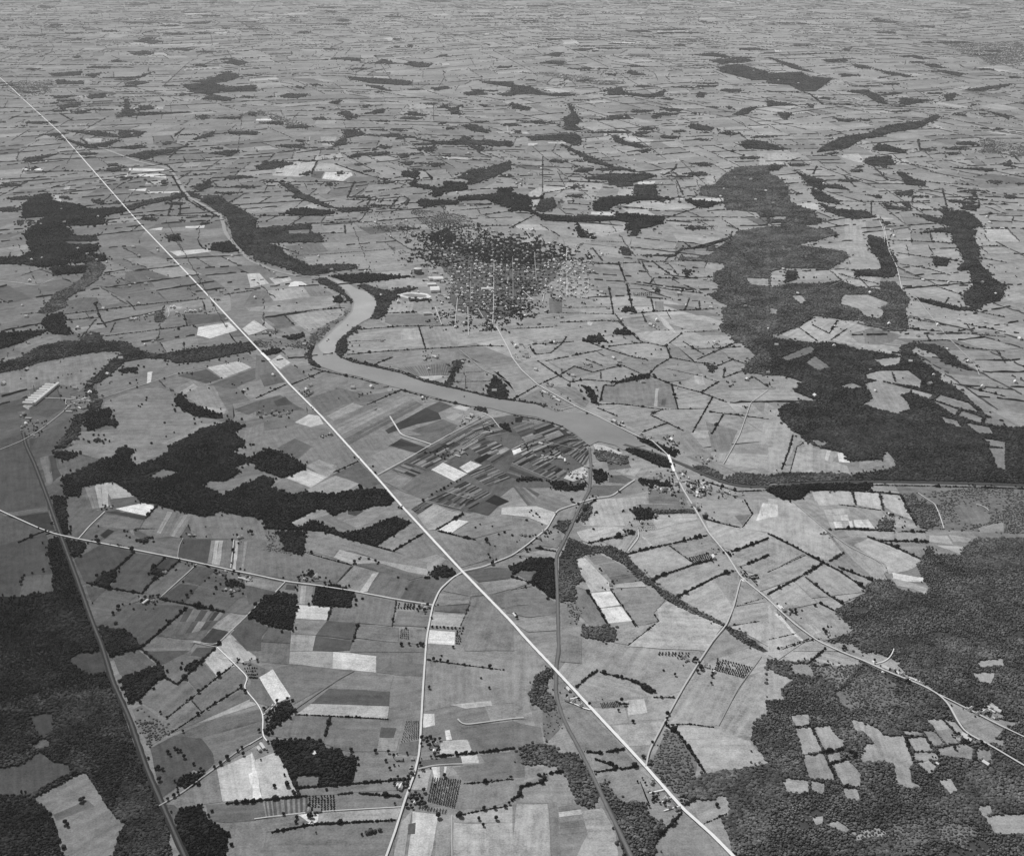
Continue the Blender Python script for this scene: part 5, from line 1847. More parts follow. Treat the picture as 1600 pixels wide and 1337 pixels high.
def trunk_mesh(name, seed):
    """tapered trunk with three limbs, unit tree size"""
    r_ = np.random.default_rng(seed); vs, fs, b0 = [], [], 0
    def tube(p0, p1, r0, r1):
        nonlocal b0
        p0, p1 = np.array(p0), np.array(p1); d_ = p1 - p0; d_ /= np.linalg.norm(d_)
        u = np.cross(d_, [.3, .9, .1]); u /= np.linalg.norm(u); w_ = np.cross(d_, u)
        for p, rr in ((p0, r0), (p1, r1)):
            for k in range(6):
                an = k * math.pi / 3; vs.append(p + (u * math.cos(an) + w_ * math.sin(an)) * rr)
        for k in range(6): fs.append([b0 + k, b0 + (k + 1) % 6, b0 + 6 + (k + 1) % 6, b0 + 6 + k])
        b0 += 12
    tube((0, 0, -.05), (0.02, 0, .55), .09, .06); tube((0.02, 0, .55), (0, .02, 1.1), .06, .03)
    for k in range(3):
        an = r_.uniform(0, 1) + k * 2.1
        tube((0.02, 0, .5 + .1 * k), (.45 * math.cos(an), .45 * math.sin(an), 1.0 + .1 * k), .04, .015)
    m = mk_mesh(name, np.array(vs), np.array(fs)); m.materials.append(M_BARK); return m

# woodland trees are instanced from a small set of crowns
def crown_set(key):
    c = bpy.data.collections.new('crowns_' + key)
    for i in range(5):
        if key == 's':
            m = crown_mesh('bush', 40 + i, M_LEAF['s'], 4, I1, .6)
        else:
            m = crown_mesh('crown', 10 + i + ord(key), M_LEAF[key], 5, I1, .85)
        c.objects.link(bpy.data.objects.new('crown', m))
    return c
CROWNS = {k: crown_set(k) for k in 'dnms'}
def instancer(key):
    ng = bpy.data.node_groups.new('trees_' + key, 'GeometryNodeTree')
    ng.interface.new_socket('Geometry', in_out='INPUT', socket_type='NodeSocketGeometry')
    ng.interface.new_socket('Geometry', in_out='OUTPUT', socket_type='NodeSocketGeometry')
    gi, go = ng.nodes.new('NodeGroupInput'), ng.nodes.new('NodeGroupOutput')
    ci = ng.nodes.new('GeometryNodeCollectionInfo'); ci.inputs['Collection'].default_value = CROWNS[key]
    ci.inputs['Separate Children'].default_value = True; ci.inputs['Reset Children'].default_value = True
    sp = ng.nodes.new('GeometryNodeSeparateGeometry'); sp.domain = 'POINT'
    isp = ng.nodes.new('GeometryNodeInputNamedAttribute'); isp.data_type = 'BOOLEAN'; isp.inputs['Name'].default_value = 'tree'
    ng.links.new(gi.outputs[0], sp.inputs['Geometry']); ng.links.new(isp.outputs['Attribute'], sp.inputs['Selection'])
    ip = ng.nodes.new('GeometryNodeInstanceOnPoints'); ip.inputs['Pick Instance'].default_value = True
    scn = ng.nodes.new('GeometryNodeInputNamedAttribute'); scn.data_type = 'FLOAT_VECTOR'; scn.inputs['Name'].default_value = 'scl'
    rot = ng.nodes.new('GeometryNodeInputNamedAttribute'); rot.data_type = 'FLOAT_VECTOR'; rot.inputs['Name'].default_value = 'rot'
    ng.links.new(sp.outputs['Selection'], ip.inputs['Points']); ng.links.new(ci.outputs[0], ip.inputs['Instance'])
    ng.links.new(scn.outputs['Attribute'], ip.inputs['Scale']); ng.links.new(rot.outputs['Attribute'], ip.inputs['Rotation'])
    jn = ng.nodes.new('GeometryNodeJoinGeometry')
    ng.links.new(ip.outputs[0], jn.inputs[0]); ng.links.new(sp.outputs['Inverted'], jn.inputs[0])
    ng.links.new(jn.outputs[0], go.inputs[0])
    return ng
INST = {k: instancer(k) for k in 'dnms'}
def tree_mass(name, pts, scl, key, floor=None, floor_mat=None):
    """one object: optional leaf-litter floor polygons + instanced crowns at pts"""
    n_ = len(pts); fl = floor or []
    m = bpy.data.meshes.new(name)
    vs = [tuple(p) for p in pts]; fs = []
    for w, z in fl:
        b0 = len(vs); vs += [(p[0], p[1], z) for p in w]; fs.append(tuple(range(b0, b0 + len(w))))
    m.from_pydata(vs, [], fs)
    t = m.attributes.new('tree', 'BOOLEAN', 'POINT'); t.data.foreach_set('value', np.arange(len(vs)) < n_)
    s_ = np.zeros((len(vs), 3), np.float32); s_[:n_] = scl
    a_ = m.attributes.new('scl', 'FLOAT_VECTOR', 'POINT'); a_.data.foreach_set('vector', s_.ravel())
    r_ = np.zeros((len(vs), 3), np.float32); r_[:n_, 2] = RNG.uniform(0, 6.28, n_); r_[:n_, :2] = RNG.normal(0, .09, (n_, 2))
    a_ = m.attributes.new('rot', 'FLOAT_VECTOR', 'POINT'); a_.data.foreach_set('vector', r_.ravel())
    if floor_mat: m.materials.append(floor_mat)
    o = link(name, m); md = o.modifiers.new('trees', 'NODES'); md.node_group = INST[key]
    return o
def blocked(p):
    b_ = np.zeros(len(p), bool)
    lo, hi = p.min(0) - 30, p.max(0) + 30
    for q, hw in NOTREES:
        if (q.max(0) < lo).any() or (q.min(0) > hi).any(): continue
        sel = q[(q[:, 0] > lo[0] - 200) & (q[:, 0] < hi[0] + 200) & (q[:, 1] > lo[1] - 200) & (q[:, 1] < hi[1] + 200)]
        if len(sel) > 1: b_ |= seg_dist(p, sel) < hw
    for w in WATER: b_ |= inside(p, w)
    return b_
WPARAM = {'d': (6.0, 4.3, 1.05), 'n': (5.6, 4.0, .8), 'm': (5.1, 3.7, .72), 's': (6.6, 3.1, .55)}
def wood_points(kind, w, k):
    c = w.mean(0); m_ = float(mpp_w(c)[0]); sp0, r0, hh = WPARAM[kind]
    f = max(1.0, m_ / 1.9) ** 0.85
    sx, sy = sp0 * f, sp0 * f * 1.12
    lo, hi = w.min(0), w.max(0)
    xs, ys = np.meshgrid(np.arange(lo[0] - sx, hi[0] + sx, sx), np.arange(lo[1] - sy, hi[1] + sy, sy))
    p = np.stack([xs.ravel(), ys.ravel()], 1); p[:, 0] += (np.arange(len(ys))[:, None] % 2 * sx / 2 + 0 * xs).ravel()
    p += RNG.uniform(-.42, .42, p.shape) * [sx, sy]
    p = p[inside(p + RNG.normal(0, .42, p.shape) * sx, w)]
    per = resample(np.concatenate([w, w[:1]]), sx * 2.2)
    far_ = m_ > 2.4
    out = per + RNG.normal(0, 2.1 if far_ else 1.5, per.shape) * sx
    p = np.concatenate([p, out[RNG.random(len(out)) < (.75 if far_ else .45)]])
    if kind == 's': 
        nz = sum(np.sin(p @ RNG.normal(0, .03, 2) + RNG.uniform(0, 6)) for _ in range(9)) / 2.1
        p = p[RNG.random(len(p)) < np.clip(.72 + .34 * nz, .15, .98)]
    for kk, cw in CLEAR:
        if kk > k and len(p) and not ((cw.max(0) < lo).any() or (cw.min(0) > hi).any()): p = p[~inside(p, cw)]
    if len(p): p = p[~blocked(p)]
    p = p[(p[:, 1] > 900)]
    if len(p) == 0: return p, np.zeros((0, 3))
    st = sum(np.sin(p @ RNG.normal(0, .016, 2) + RNG.uniform(0, 6)) for _ in range(8)) / 2.0
    keep = (st > (-1.5 if m_ > 2.4 else -1.75)) | (RNG.random(len(p)) < .3); p, st = p[keep], st[keep]
    r = r0 * f * np.exp(RNG.normal(0, .22, len(p)) + .13 * st)
    hgt = hh * (r0 * RNG.uniform(.8, 1.3, len(p)) * max(1.0, f ** .45))
    return p, np.stack([r, r, hgt], 1)
def clip_y(w):
    return np.stack([w[:, 0], np.maximum(w[:, 1], 900)], 1)
ADJ = {'d': ['dark wood', 'dense black wood', 'dark dense copse'], 'n': ['dark grey wood', 'dark grey thicket', 'dull grey copse'], 'm': ['grey leafy wood', 'grey broadleaf wood', 'grey leafy belt'], 's': ['sparse scrub', 'thin bushy scrub', 'open patchy scrub']}
worder = sorted(range(len(WOODS)), key=lambda i: -abs(area(WOODS[i][2])))
far_p, far_s, far_f = [], [], []
NTREES = 0
for rk, i in enumerate(worder):
    k, kind, pp, w = WOODS[i]; w = clip_y(w)
    p, s_ = wood_points(kind, w, k)
    if len(p) == 0: continue
    NTREES += len(p)
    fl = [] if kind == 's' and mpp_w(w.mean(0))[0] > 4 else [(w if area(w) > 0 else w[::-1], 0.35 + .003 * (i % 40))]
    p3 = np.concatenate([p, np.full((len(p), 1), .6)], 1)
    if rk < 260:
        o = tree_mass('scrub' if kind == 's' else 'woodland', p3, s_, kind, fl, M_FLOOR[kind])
        tag(o, None, 'scrub' if kind == 's' else 'woodland', kind='stuff')
        big = abs(area(pp)); pre = 'large ' if big > 9000 else ('small ' if big < 900 else '')
        elong = np.ptp(pp[:, 0]) / max(1, np.ptp(pp[:, 1]))
        want_label(o, [pre + a_ for a_ in ADJ[kind]] + ['narrow ' + ADJ[kind][0]], pp.mean(0))
    else:
        far_p.append(p3); far_s.append(s_); far_f += fl
# far-off copses too small to tell apart, and the woods beyond the photograph's edge
q = RNG.uniform(0, 1, (620, 2)); q = np.stack([-200 + 2000 * q[:, 0], -60 + 420 * q[:, 1] ** 1.5], 1)
for c in q:
    wx, wy = RNG.uniform(4, 30), RNG.uniform(.5, 1.7) * (1 + max(0, c[1]) / 160)
    an = np.sort(RNG.uniform(0, 6.28, 7))
    poly = c + np.stack([np.cos(an) * wx, np.sin(an) * wy], 1) * RNG.uniform(.6, 1, (7, 1))
    w = at(poly)
    if any(inside(w.mean(0)[None], ww[3])[0] for ww in WOODS[::3]): continue
    p, s_ = wood_points('n', w, 10 ** 6)
    if len(p): far_p.append(np.concatenate([p, np.full((len(p), 1), .6)], 1)); far_s.append(s_)
o = tree_mass('woodland', np.concatenate(far_p), np.concatenate(far_s), 'n', far_f, M_FLOOR['n'])
tag(o, 'many small hazy copses scattered over the far plain', 'woodland', kind='stuff')
NTREES += sum(len(x) for x in far_p)

# ------------------------------------------------------------------ hedgerows
def hedge_runs(w, thick, k):
    m_ = float(mpp_w(w.mean(0))[0])
    r0 = max(2.7, .92 * m_) * (1.12 if thick else .6)
    st = r0 * (1.05 if thick else 1.25)
    q = resample(w, st, 1)
    q = q + RNG.normal(0, .22 * r0, q.shape)
    dens = np.sin(np.arange(len(q)) * .13 + k) + np.sin(np.arange(len(q)) * .041 + 2 * k)
    keep = RNG.random(len(q)) < np.clip((.97 if thick else .88) + .06 * dens, .6, 1)
    q = q[keep]
    if len(q) == 0: return []
    q = q[~blocked(q)]
    if len(q) == 0: return []
    cut = np.where(np.hypot(*np.diff(q, axis=0).T) > 3.1 * r0)[0] + 1
    runs = [t for t in np.split(q, cut) if len(t) > 1]
    return [(t, r0, m_, thick) for t in runs]
def hedge_mesh(run, origin):
    q, r0, m_, thick = run
    base = I1 if m_ < 2.2 else None
    if base is None:
        v0 = np.array([[1, 0, 0], [-.5, .87, 0], [-.5, -.87, 0], [0, 0, 1.15], [.5, .87, .55], [-1, 0, .55], [.5, -.87, .55]]) * [1, 1, 1]
        f0 = np.array([[0, 4, 6], [1, 5, 4], [2, 6, 5], [3, 4, 5], [3, 5, 6], [3, 6, 4], [0, 1, 4], [1, 2, 5], [2, 0, 6]])
    else:
        v0, f0 = base; v0 = v0 + [0, 0, .6]
    n_ = len(q); r = r0 * np.exp(RNG.normal(0, .28, n_)); big = RNG.random(n_) < (.10 if thick else .05); r[big] *= 1.7
    h_ = r * RNG.uniform(.75, 1.25, n_) * np.where(big, 1.1, .8) * min(1.0, (2.6 / r0) ** .4)
    an = RNG.uniform(0, 6.28, n_); ca, sa = np.cos(an)[:, None], np.sin(an)[:, None]
    jit = 1 + RNG.normal(0, .16, (n_, len(v0)))
    x = (v0[None, :, 0] * ca - v0[None, :, 1] * sa) * r[:, None] * jit + q[:, 0, None]
    y = (v0[None, :, 0] * sa + v0[None, :, 1] * ca) * r[:, None] * jit + q[:, 1, None]
    z = v0[None, :, 2] * h_[:, None] * jit + .5
    v_ = np.stack([x - origin[0], y - origin[1], z], 2).reshape(-1, 3)
    f_ = (f0[None] + (np.arange(n_) * len(v0))[:, None, None]).reshape(-1, 3)
    return v_, f_
HEDGES = [(k, op == 'H', pts, at(pts)) for k, (op, arg, pts) in enumerate(REC) if op in ('H', 'h')]
HEDGES.sort(key=lambda t: -np.hypot(*np.diff(t[2], axis=0).T).sum() * (1.3 if t[1] else .8) / mpp_px(t[2][:, 1].mean()) ** .5)
rv, rf, b0 = [], [], 0; nh_ = 0
for i, (k, thick, pts, w) in enumerate(HEDGES):
    for run in hedge_runs(w, thick, k):
        if nh_ < 300 and len(run[0]) > 3:
            nh_ += 1; c = run[0].mean(0)
            o = link('hedgerow', mk_mesh('hedgerow', *hedge_mesh(run, c)), None, M_HEDGE); o.location = (c[0], c[1], 0)
            rp = px_of(run[0]); L = np.hypot(*(rp[-1] - rp[0])); dv = rp[-1] - rp[0]
            tag(o, None, 'hedge', 'hedgerows dividing the fields')
            steep = abs(dv[1]) > .8 * abs(dv[0]); ad = ('dark ' if thick else 'thin ') + 'hedgerow'
            want_label(o, [('long ' if L > 110 else 'short ' if L < 40 else '') + ad, ('upright ' if steep else 'level ' if abs(dv[1]) < .25 * abs(dv[0]) else 'slanting ') + ad], rp.mean(0))
        else:
            r_ = hedge_mesh(run, np.zeros(2)); rv.append(r_[0]); rf.append(r_[1] + b0); b0 += len(r_[0])
# hedges between the untraced fields
allw = [w for _, _, _, w in WOODS]
ep = np.array([(p + r) / 2 for p, r, d_ in cell_edges]); epx = px_of(ep)
fhit = np.zeros(len(ep), bool)
for f_ in FIELDS:
    if f_[0] > 60: fhit |= inside(ep, f_[1])
for w in WATER: fhit |= inside(ep, w)
fhit |= (epx[:, 1] > 500) & (epx[:, 0] > 560) & (epx[:, 0] < 1210)
fhit |= inside(epx, np.array([[630, 350], [930, 370], [940, 480], [800, 520], [680, 515]]))
for _, _, _, w in WOODS: fhit |= inside(ep, w)
for i, (p, r, d_) in enumerate(cell_edges):
    x, y = epx[i]
    if (y < 230 and RNG.random() < .3) or y > 640 or x < -150 or x > 1750 or y < -40: continue
    if RNG.random() > (.74 if d_ > 3 else .9) * (0.85 if y > 420 else 1): continue
    if fhit[i]: continue
    L = np.hypot(*(r - p)); m_ = mpp_w(ep[i])[0]
    n_ = max(2, int(L / max(26, 3.2 * m_)))
    t = np.linspace(0.02, .98, n_ + 1)[:, None]; line = p + (r - p) * t + RNG.normal(0, 3, (n_ + 1, 2))
    dd = (r - p) / L; nn = np.array([-dd[1], dd[0]])
    hw = max(2.0, .36 * m_); ht = RNG.uniform(3.5, 9.0, n_ + 1) * max(1, m_ / 7) ** .5
    gap = RNG.random(n_) < RNG.choice([.05, .25, .5])
    A = np.concatenate([line + nn * hw, np.zeros((n_ + 1, 1))], 1); B = np.concatenate([line - nn * hw, np.zeros((n_ + 1, 1))], 1)
    T = np.concatenate([line, ht[:, None]], 1)
    v_ = np.stack([A, B, T], 1).reshape(-1, 3); j = np.arange(n_)[~gap] * 3
    f_ = np.concatenate([np.stack([j, j + 3, j + 5], 1), np.stack([j, j + 5, j + 2], 1), np.stack([j + 1, j + 2, j + 5], 1), np.stack([j + 1, j + 5, j + 4], 1)])
    if len(f_): rv.append(v_); rf.append(f_ + b0); b0 += len(v_)
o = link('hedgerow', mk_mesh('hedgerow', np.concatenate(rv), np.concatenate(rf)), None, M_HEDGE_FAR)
tag(o, 'network of far thin hedgerows between the distant fields', 'hedge', 'hedgerows dividing the fields', 'stuff')

# ------------------------------------------------------------------ single trees and orchards
TREES = []     # (px, world, radius, cluster label)
FRUIT = []
for k, (op, arg, pts) in enumerate(REC):
    if op == 'T':
        w = at(pts); m_ = mpp_w(w)
        for p, q_, mm in zip(pts, w, m_): TREES.append((p, q_, max(4.0, 1.1 * mm) * math.exp(random.gauss(.12, .2)), k))
    elif op == 'V':
        w = at(pts); nt_ = int(arg[0]); lo, hi = w.min(0), w.max(0)
        c = RNG.uniform(lo, hi, (nt_ * 8, 2)); c = c[inside(c, w)][:nt_]; c = c[~blocked(c)]
        for q_ in c: TREES.append((px_of(q_)[0], q_, max(3.4, .95 * mpp_w(q_)[0]) * math.exp(random.gauss(0, .22)), k))
    elif op == 'O':
        w = at(pts); nu, nv = int(arg[0]), int(arg[1])
        su = np.hypot(*(w[1] - w[0])) / max(1, nu); sv = np.hypot(*(w[3] - w[0])) / max(1, nv)
        for i in range(nu):
            for j in range(nv):
                if random.random() < .05: continue
                q_ = bil(w, (i + .5) / nu + random.gauss(0, .05 / nu), (j + .5) / nv + random.gauss(0, .05 / nv))
                FRUIT.append((px_of(q_)[0], q_, max(1.7, min(.40 * min(su, sv), 4.5)) * random.uniform(.8, 1.15), k, 'outer row' if i in (0, nu - 1) or j in (0, nv - 1) else 'inner rows'))
HP = []
for k, (op, arg, pts) in enumerate(REC):
    if op == 'B': HP += [(p, k) for p in pts]
for p, k in HP:
    q0 = at(p)[0]; m_ = mpp_w(q0)[0]
    for _ in range(random.randint(2, 5)):
        q_ = q0 + RNG.normal(0, 1, 2) * [14 + 2 * m_, 18 + 3 * m_]
        if not blocked(q_[None])[0]: TREES.append((px_of(q_)[0], q_, max(3.0, .8 * m_) * math.exp(random.gauss(0, .25)), k))
tree_protos = []
for i in range(4):
    cm = crown_mesh('crown', 200 + i, M_LEAF['d'], 7, I2 if i < 2 else I1, .85); tm = trunk_mesh('trunk', 60 + i)
    tree_protos.append((cm, tm))
fruit_meshes = [crown_mesh('fruit_tree', 300 + i, M_LEAF['d'], 4, I1, .75) for i in range(4)]
def keep_vis(lst):
    return [t for t in lst if -60 < t[0][0] < 1660 and t[0][1] < 1360]
TREES = sorted(keep_vis(TREES), key=lambda t: -t[2] / mpp_w(t[1])[0] - t[0][1] / 300.0)
FRUIT = sorted(keep_vis(FRUIT), key=lambda t: -t[0][1])
cl_lab = {}
def cluster_name(k, p):
    if k not in cl_lab:
        pts = REC[k][2]; cl_lab[k] = pts.mean(0)
    idx, d = near_lm(p); return LM[idx[0]][2], d[idx[0]]
for p, q_, r_, k in TREES[:300]:
    cm, tm = random.choice(tree_protos)
    o = bpy.data.objects.new('tree', None); COL.objects.link(o)
    o.location = (q_[0], q_[1], 1.2); o.rotation_euler = (0, 0, random.uniform(0, 6.28)); o.scale = (r_, r_, r_ * random.uniform(.85, 1.2))
    link('trunk', tm, o); c = link('crown', cm, o); c.location = (0, 0, .28)
    sz = 'large ' if r_ > 6.0 else 'small ' if r_ < 4.3 else ''
    cs = candidates(sz + 'round dark tree', p); dn = near_lm(p)[1].min(); g = cs[0] if dn < 50 else cs[1]
    tag(o, g, 'tree', g.replace('dark tree', 'dark trees'))
rest_t = TREES[300:]
for p, q_, r_, k, rw in FRUIT[:300]:
    o = link('fruit_tree', random.choice(fruit_meshes)); o.location = (q_[0], q_[1], .9); o.rotation_euler = (0, 0, random.uniform(0, 6.28))
    o.scale = (r_, r_, r_ * random.uniform(.8, 1.1))
    lm = cluster_name(k, REC[k][2].mean(0))[0]
    tag(o, 'small round fruit tree in the %s of the orchard by %s' % (rw, lm), 'fruit tree', 'fruit trees in the %s by %s' % (rw, lm))
ei = RNG.permutation(len(cell_edges)); extra = []
for i in ei[:5200]:
    p_, r_, d_ = cell_edges[i]; x, y = epx[i]
    if not (-60 < x < 1660 and 20 < y < 620): continue
    for _ in range(RNG.integers(1, 6)):
        q_ = p_ + (r_ - p_) * RNG.random() + RNG.normal(0, 6, 2); extra.append((None, q_, max(4.0, .75 * mpp_w(q_)[0] ** .9) * math.exp(random.gauss(0, .3))))
rest_t = rest_t + extra
tp = np.array([[t[1][0], t[1][1], 1.0] for t in rest_t]); tr = np.array([t[2] for t in rest_t])
o = tree_mass('trees', tp, np.stack([tr, tr, tr * .8], 1), 'd'); tag(o, 'many scattered dark trees on the farther farmland', 'tree', kind='stuff')
fr = FRUIT[300:]
if fr:
    tp = np.array([[t[1][0], t[1][1], .9] for t in fr]); tr = np.array([t[2] for t in fr])
    o = tree_mass('fruit_trees', tp, np.stack([tr, tr, tr * .9], 1), 'd'); tag(o, 'farther orchard trees planted in rows', 'fruit tree', kind='stuff')

# ------------------------------------------------------------------ buildings
def gable(L, W, hw, hr, x=0, y=0, over=.35):
    """walls and roof of a gabled block along x; returns (wall v, f), (roof v, f)"""
    a_, b_ = L / 2, W / 2
    wv = [(-a_, -b_, 0), (a_, -b_, 0), (a_, b_, 0), (-a_, b_, 0), (-a_, -b_, hw), (a_, -b_, hw), (a_, b_, hw), (-a_, b_, hw), (-a_, 0, hw + hr), (a_, 0, hw + hr)]
    wf = [(0, 1, 5, 4), (2, 3, 7, 6), (1, 2, 6, 9, 5), (3, 0, 4, 8, 7)]
    s = hr / b_; b2, z2 = b_ + over, hw - over * s + .05; a2 = a_ + over; zt = hw + hr + .05
    rv_ = [(-a2, -b2, z2), (a2, -b2, z2), (a2, 0, zt), (-a2, 0, zt), (a2, b2, z2), (-a2, b2, z2)]
    rv_ += [(p[0], p[1], p[2] + .22) for p in rv_]
    rf_ = [(6, 7, 8, 9), (9, 8, 10, 11), (1, 0, 3, 2), (2, 3, 5, 4), (0, 1, 7, 6), (4, 5, 11, 10), (0, 6, 9, 3), (3, 9, 11, 5), (1, 2, 8, 7), (2, 4, 10, 8)]
    off = lambda V: [(p[0] + x, p[1] + y, p[2]) for p in V]
    return (off(wv), wf), (off(rv_), rf_)
def pyd(name, vf, mat):
    m = bpy.data.meshes.new(name); m.from_pydata(vf[0], [], vf[1]); m.materials.append(mat); return m
def merge(*parts):
    V, F = [], []
    for v_, f_ in parts:
        b_ = len(V); V += v_; F += [tuple(i + b_ for i in t) for t in f_]
    return V, F
def turn(vf):
    return [(-p[1], p[0], p[2]) for p in vf[0]], vf[1]
def boxvf(x0, y0, z0, x1, y1, z1):
    v_ = [(x0, y0, z0), (x1, y0, z0), (x1, y1, z0), (x0, y1, z0), (x0, y0, z1), (x1, y0, z1), (x1, y1, z1), (x0, y1, z1)]
    return v_, [(0, 3, 2, 1), (4, 5, 6, 7), (0, 1, 5, 4), (1, 2, 6, 5), (2, 3, 7, 6), (3, 0, 4, 7)]
PROTO = []
w1, r1 = gable(11, 7.5, 5.2, 2.8); w2, r2 = gable(7, 5.5, 4.2, 2.2)
PROTO.append(('farmhouse', [('wall', pyd('wall', merge(w1, turn((([(p[0] + 6.2, p[1], p[2]) for p in w2[0]]), w2[1]))), M_WALL)),
   ('roof', pyd('roof', merge(r1, turn((([(p[0] + 6.2, p[1], p[2]) for p in r2[0]]), r2[1]))), M_ROOF)),
   ('chimney', pyd('chimney', boxvf(-4.4, -.5, 5.5, -3.4, .5, 9.2), M_BRICK))], 'white two-winged farmhouse'))
w1, r1 = gable(19, 10, 5.0, 4.6)
PROTO.append(('barn', [('wall', pyd('wall', w1, M_WALL)), ('roof', pyd('roof', r1, M_TIN)), ('door', pyd('door', boxvf(-2, -5.05, 0, 2, -4.95, 4), M_BRICK))], 'big pale-roofed barn'))
w1, r1 = gable(8.5, 7, 3.2, 2.8)
PROTO.append(('cottage', [('wall', pyd('wall', w1, M_WALL)), ('roof', pyd('roof', r1, M_TIN)), ('chimney', pyd('chimney', boxvf(2, -.4, 3.6, 2.8, .4, 7), M_BRICK))], 'small white cottage'))
w1, r1 = gable(26, 7, 3.0, 1.9)
PROTO.append(('shed', [('wall', pyd('wall', w1, M_WALL)), ('roof', pyd('roof', r1, M_TIN))], 'long low pale shed'))
def simple_mesh(parts):
    V, F, MI, mats = [], [], [], []
    for nm, m in parts[:2]:
        b_ = len(V); V += [tuple(x.co) for x in m.vertices]; mats.append(m.materials[0])
        for p in m.polygons: F.append(tuple(i + b_ for i in p.vertices)); MI.append(len(mats) - 1)
    m2 = bpy.data.meshes.new('house'); m2.from_pydata(V, [], F)
    for x in mats: m2.materials.append(x)
    m2.polygons.foreach_set('material_index', MI); return m2
SIMPLE = [simple_mesh(p[1]) for p in PROTO]
HOUSES = []
for k, (op, arg, pts) in enumerate(REC):
    if op == 'B':
        for p in pts: HOUSES.append((p, at(p)[0]))
    elif op == 'V':
        w = at(pts); nb = int(arg[1]); lo, hi = w.min(0), w.max(0)
        c = RNG.uniform(lo, hi, (nb * 8, 2)); c = c[inside(c, w)][:nb]; c = c[~blocked(c)]
        for q_ in c: HOUSES.append((px_of(q_)[0], q_))
allroads = [q for q, hw in NOTREES]
def road_angle(q_):
    best, ang = 1e9, 0
    for q in allroads:
        d_ = ((q - q_) ** 2).sum(1); i = d_.argmin()
        if d_[i] < best:
            best = d_[i]; j = min(i + 1, len(q) - 1); t = q[j] - q[max(0, j - 1)]; ang = math.atan2(t[1], t[0])
    return ang if best < 250 ** 2 else .35
HOUSES.sort(key=lambda t: -t[0][1])
for i, (p, q_) in enumerate(HOUSES[:300]):
    ty = random.choices([0, 1, 2, 3], [.4, .22, .28, .1])[0]; nm, parts, lab = PROTO[ty]
    m_ = mpp_w(q_)[0]; s_ = max(1.0, m_ / 2.0) ** .4 * random.uniform(.72, 1.0)
    ang = road_angle(q_) + random.choice([0, math.pi / 2]) + random.gauss(0, .06)
    if p[1] > 820:
        o = bpy.data.objects.new(nm, None); COL.objects.link(o)
        for pn, pm in parts: link(pn, pm, o)
    else:
        o = link(nm, SIMPLE[ty])
    o.location = (q_[0], q_[1], 1.2); o.rotation_euler = (0, 0, ang); o.scale = (s_, s_, s_)
    tag(o, None, 'barn' if ty == 1 else 'shed' if ty == 3 else 'house', 'farm buildings and cottages over the plain')
    want_label(o, [lab, lab.replace('white', 'bright white').replace('pale', 'bright pale')], p)

# the long factory: parallel gabled halls with a cross range, chimney and water tank
fa = at(np.array([[40, 631], [78.6, 599.7], [82.8, 601.5], [44.5, 635.5]]))
fdir = fa[1] - fa[0]; fl_ = np.hypot(*fdir); fang = math.atan2(fdir[1], fdir[0]); fw = max(46, np.hypot(*(fa[3] - fa[0])))
fac = bpy.data.objects.new('factory', None); COL.objects.link(fac); c = fa.mean(0); fac.location = (c[0], c[1], 1.3); fac.rotation_euler = (0, 0, fang)
nh = 9
for i in range(nh):
    w1, r1 = gable(fw * .92, fl_ / nh * .66, 6, 3.6)
    x = -fl_ / 2 + fl_ * (i + .5) / nh
    wv_, rv_ = turn(w1), turn(r1)
    o = link('hall', pyd('hall', ([(p[0] + x, p[1], p[2]) for p in wv_[0]], wv_[1]), M_WALL), fac)
    link('roof', pyd('roof', ([(p[0] + x, p[1], p[2]) for p in rv_[0]], rv_[1]), M_TIN), o)
w1, r1 = gable(fl_, 11, 10, 3); o = link('front_range', pyd('front_range', ([(p[0], p[1] - fw * .5 - 7, p[2]) for p in w1[0]], w1[1]), M_WALL), fac)
link('roof', pyd('roof', ([(p[0], p[1] - fw * .5 - 7, p[2]) for p in r1[0]], r1[1]), M_TIN), o)
bm = bmesh.new(); bmesh.ops.create_cone(bm, cap_ends=True, segments=12, radius1=2.4, radius2=1.5, depth=32)
for x in bm.verts: x.co.z += 16; x.co.x += fl_ * .1; x.co.y += fw * .5 + 9
m = bpy.data.meshes.new('chimney'); bm.to_mesh(m); bm.free(); link('chimney', m, fac, M_BRICK)
tag(fac, 'long white factory of parallel sheds beside the lawn', 'factory')

# big pale works by the race track and the tanks
for (px_, py_, L, W, hh, nm, lab) in ((679, 437, 60, 40, 12, 'warehouse', 'white warehouse by the wooded town edge'), (684.5, 437.8, 55, 40, 12, 'warehouse', 'second white warehouse, closer to the town'),
        (674.5, 446, 45, 30, 9, 'warehouse', 'small white warehouse just above the race track'), (679.5, 454.5, 48, 70, 13, 'warehouse', 'tall white works at the end of the race track'),
        (758, 453.5, 40, 28, 11, 'works_hall', 'white hall in the town, first of two'), (765, 453.5, 36, 28, 11, 'works_hall', 'white hall in the town, second of two'), (668, 491.5, 40, 18, 8, 'works_hall', 'white hall among the fields below town')):
    q_ = at([[px_, py_]])[0]; w1, r1 = gable(L, W, hh, 4)
    o = bpy.data.objects.new(nm, None); COL.objects.link(o); o.location = (q_[0], q_[1], 1.2); o.rotation_euler = (0, 0, .12)
    link('wall', pyd('wall', w1, M_WALL), o); link('roof', pyd('roof', r1, M_TIN), o); tag(o, lab, 'warehouse')
q_ = at([[653, 427]])[0]
bm = bmesh.new(); bmesh.ops.create_cone(bm, cap_ends=True, segments=20, radius1=22, radius2=22, depth=26)
for x in bm.verts: x.co.z += 13
m = bpy.data.meshes.new('shell'); bm.to_mesh(m); bm.free()
gt = bpy.data.objects.new('gas_tank', None); COL.objects.link(gt); gt.location = (q_[0], q_[1], 1.2); link('shell', m, gt, M_ROOF)
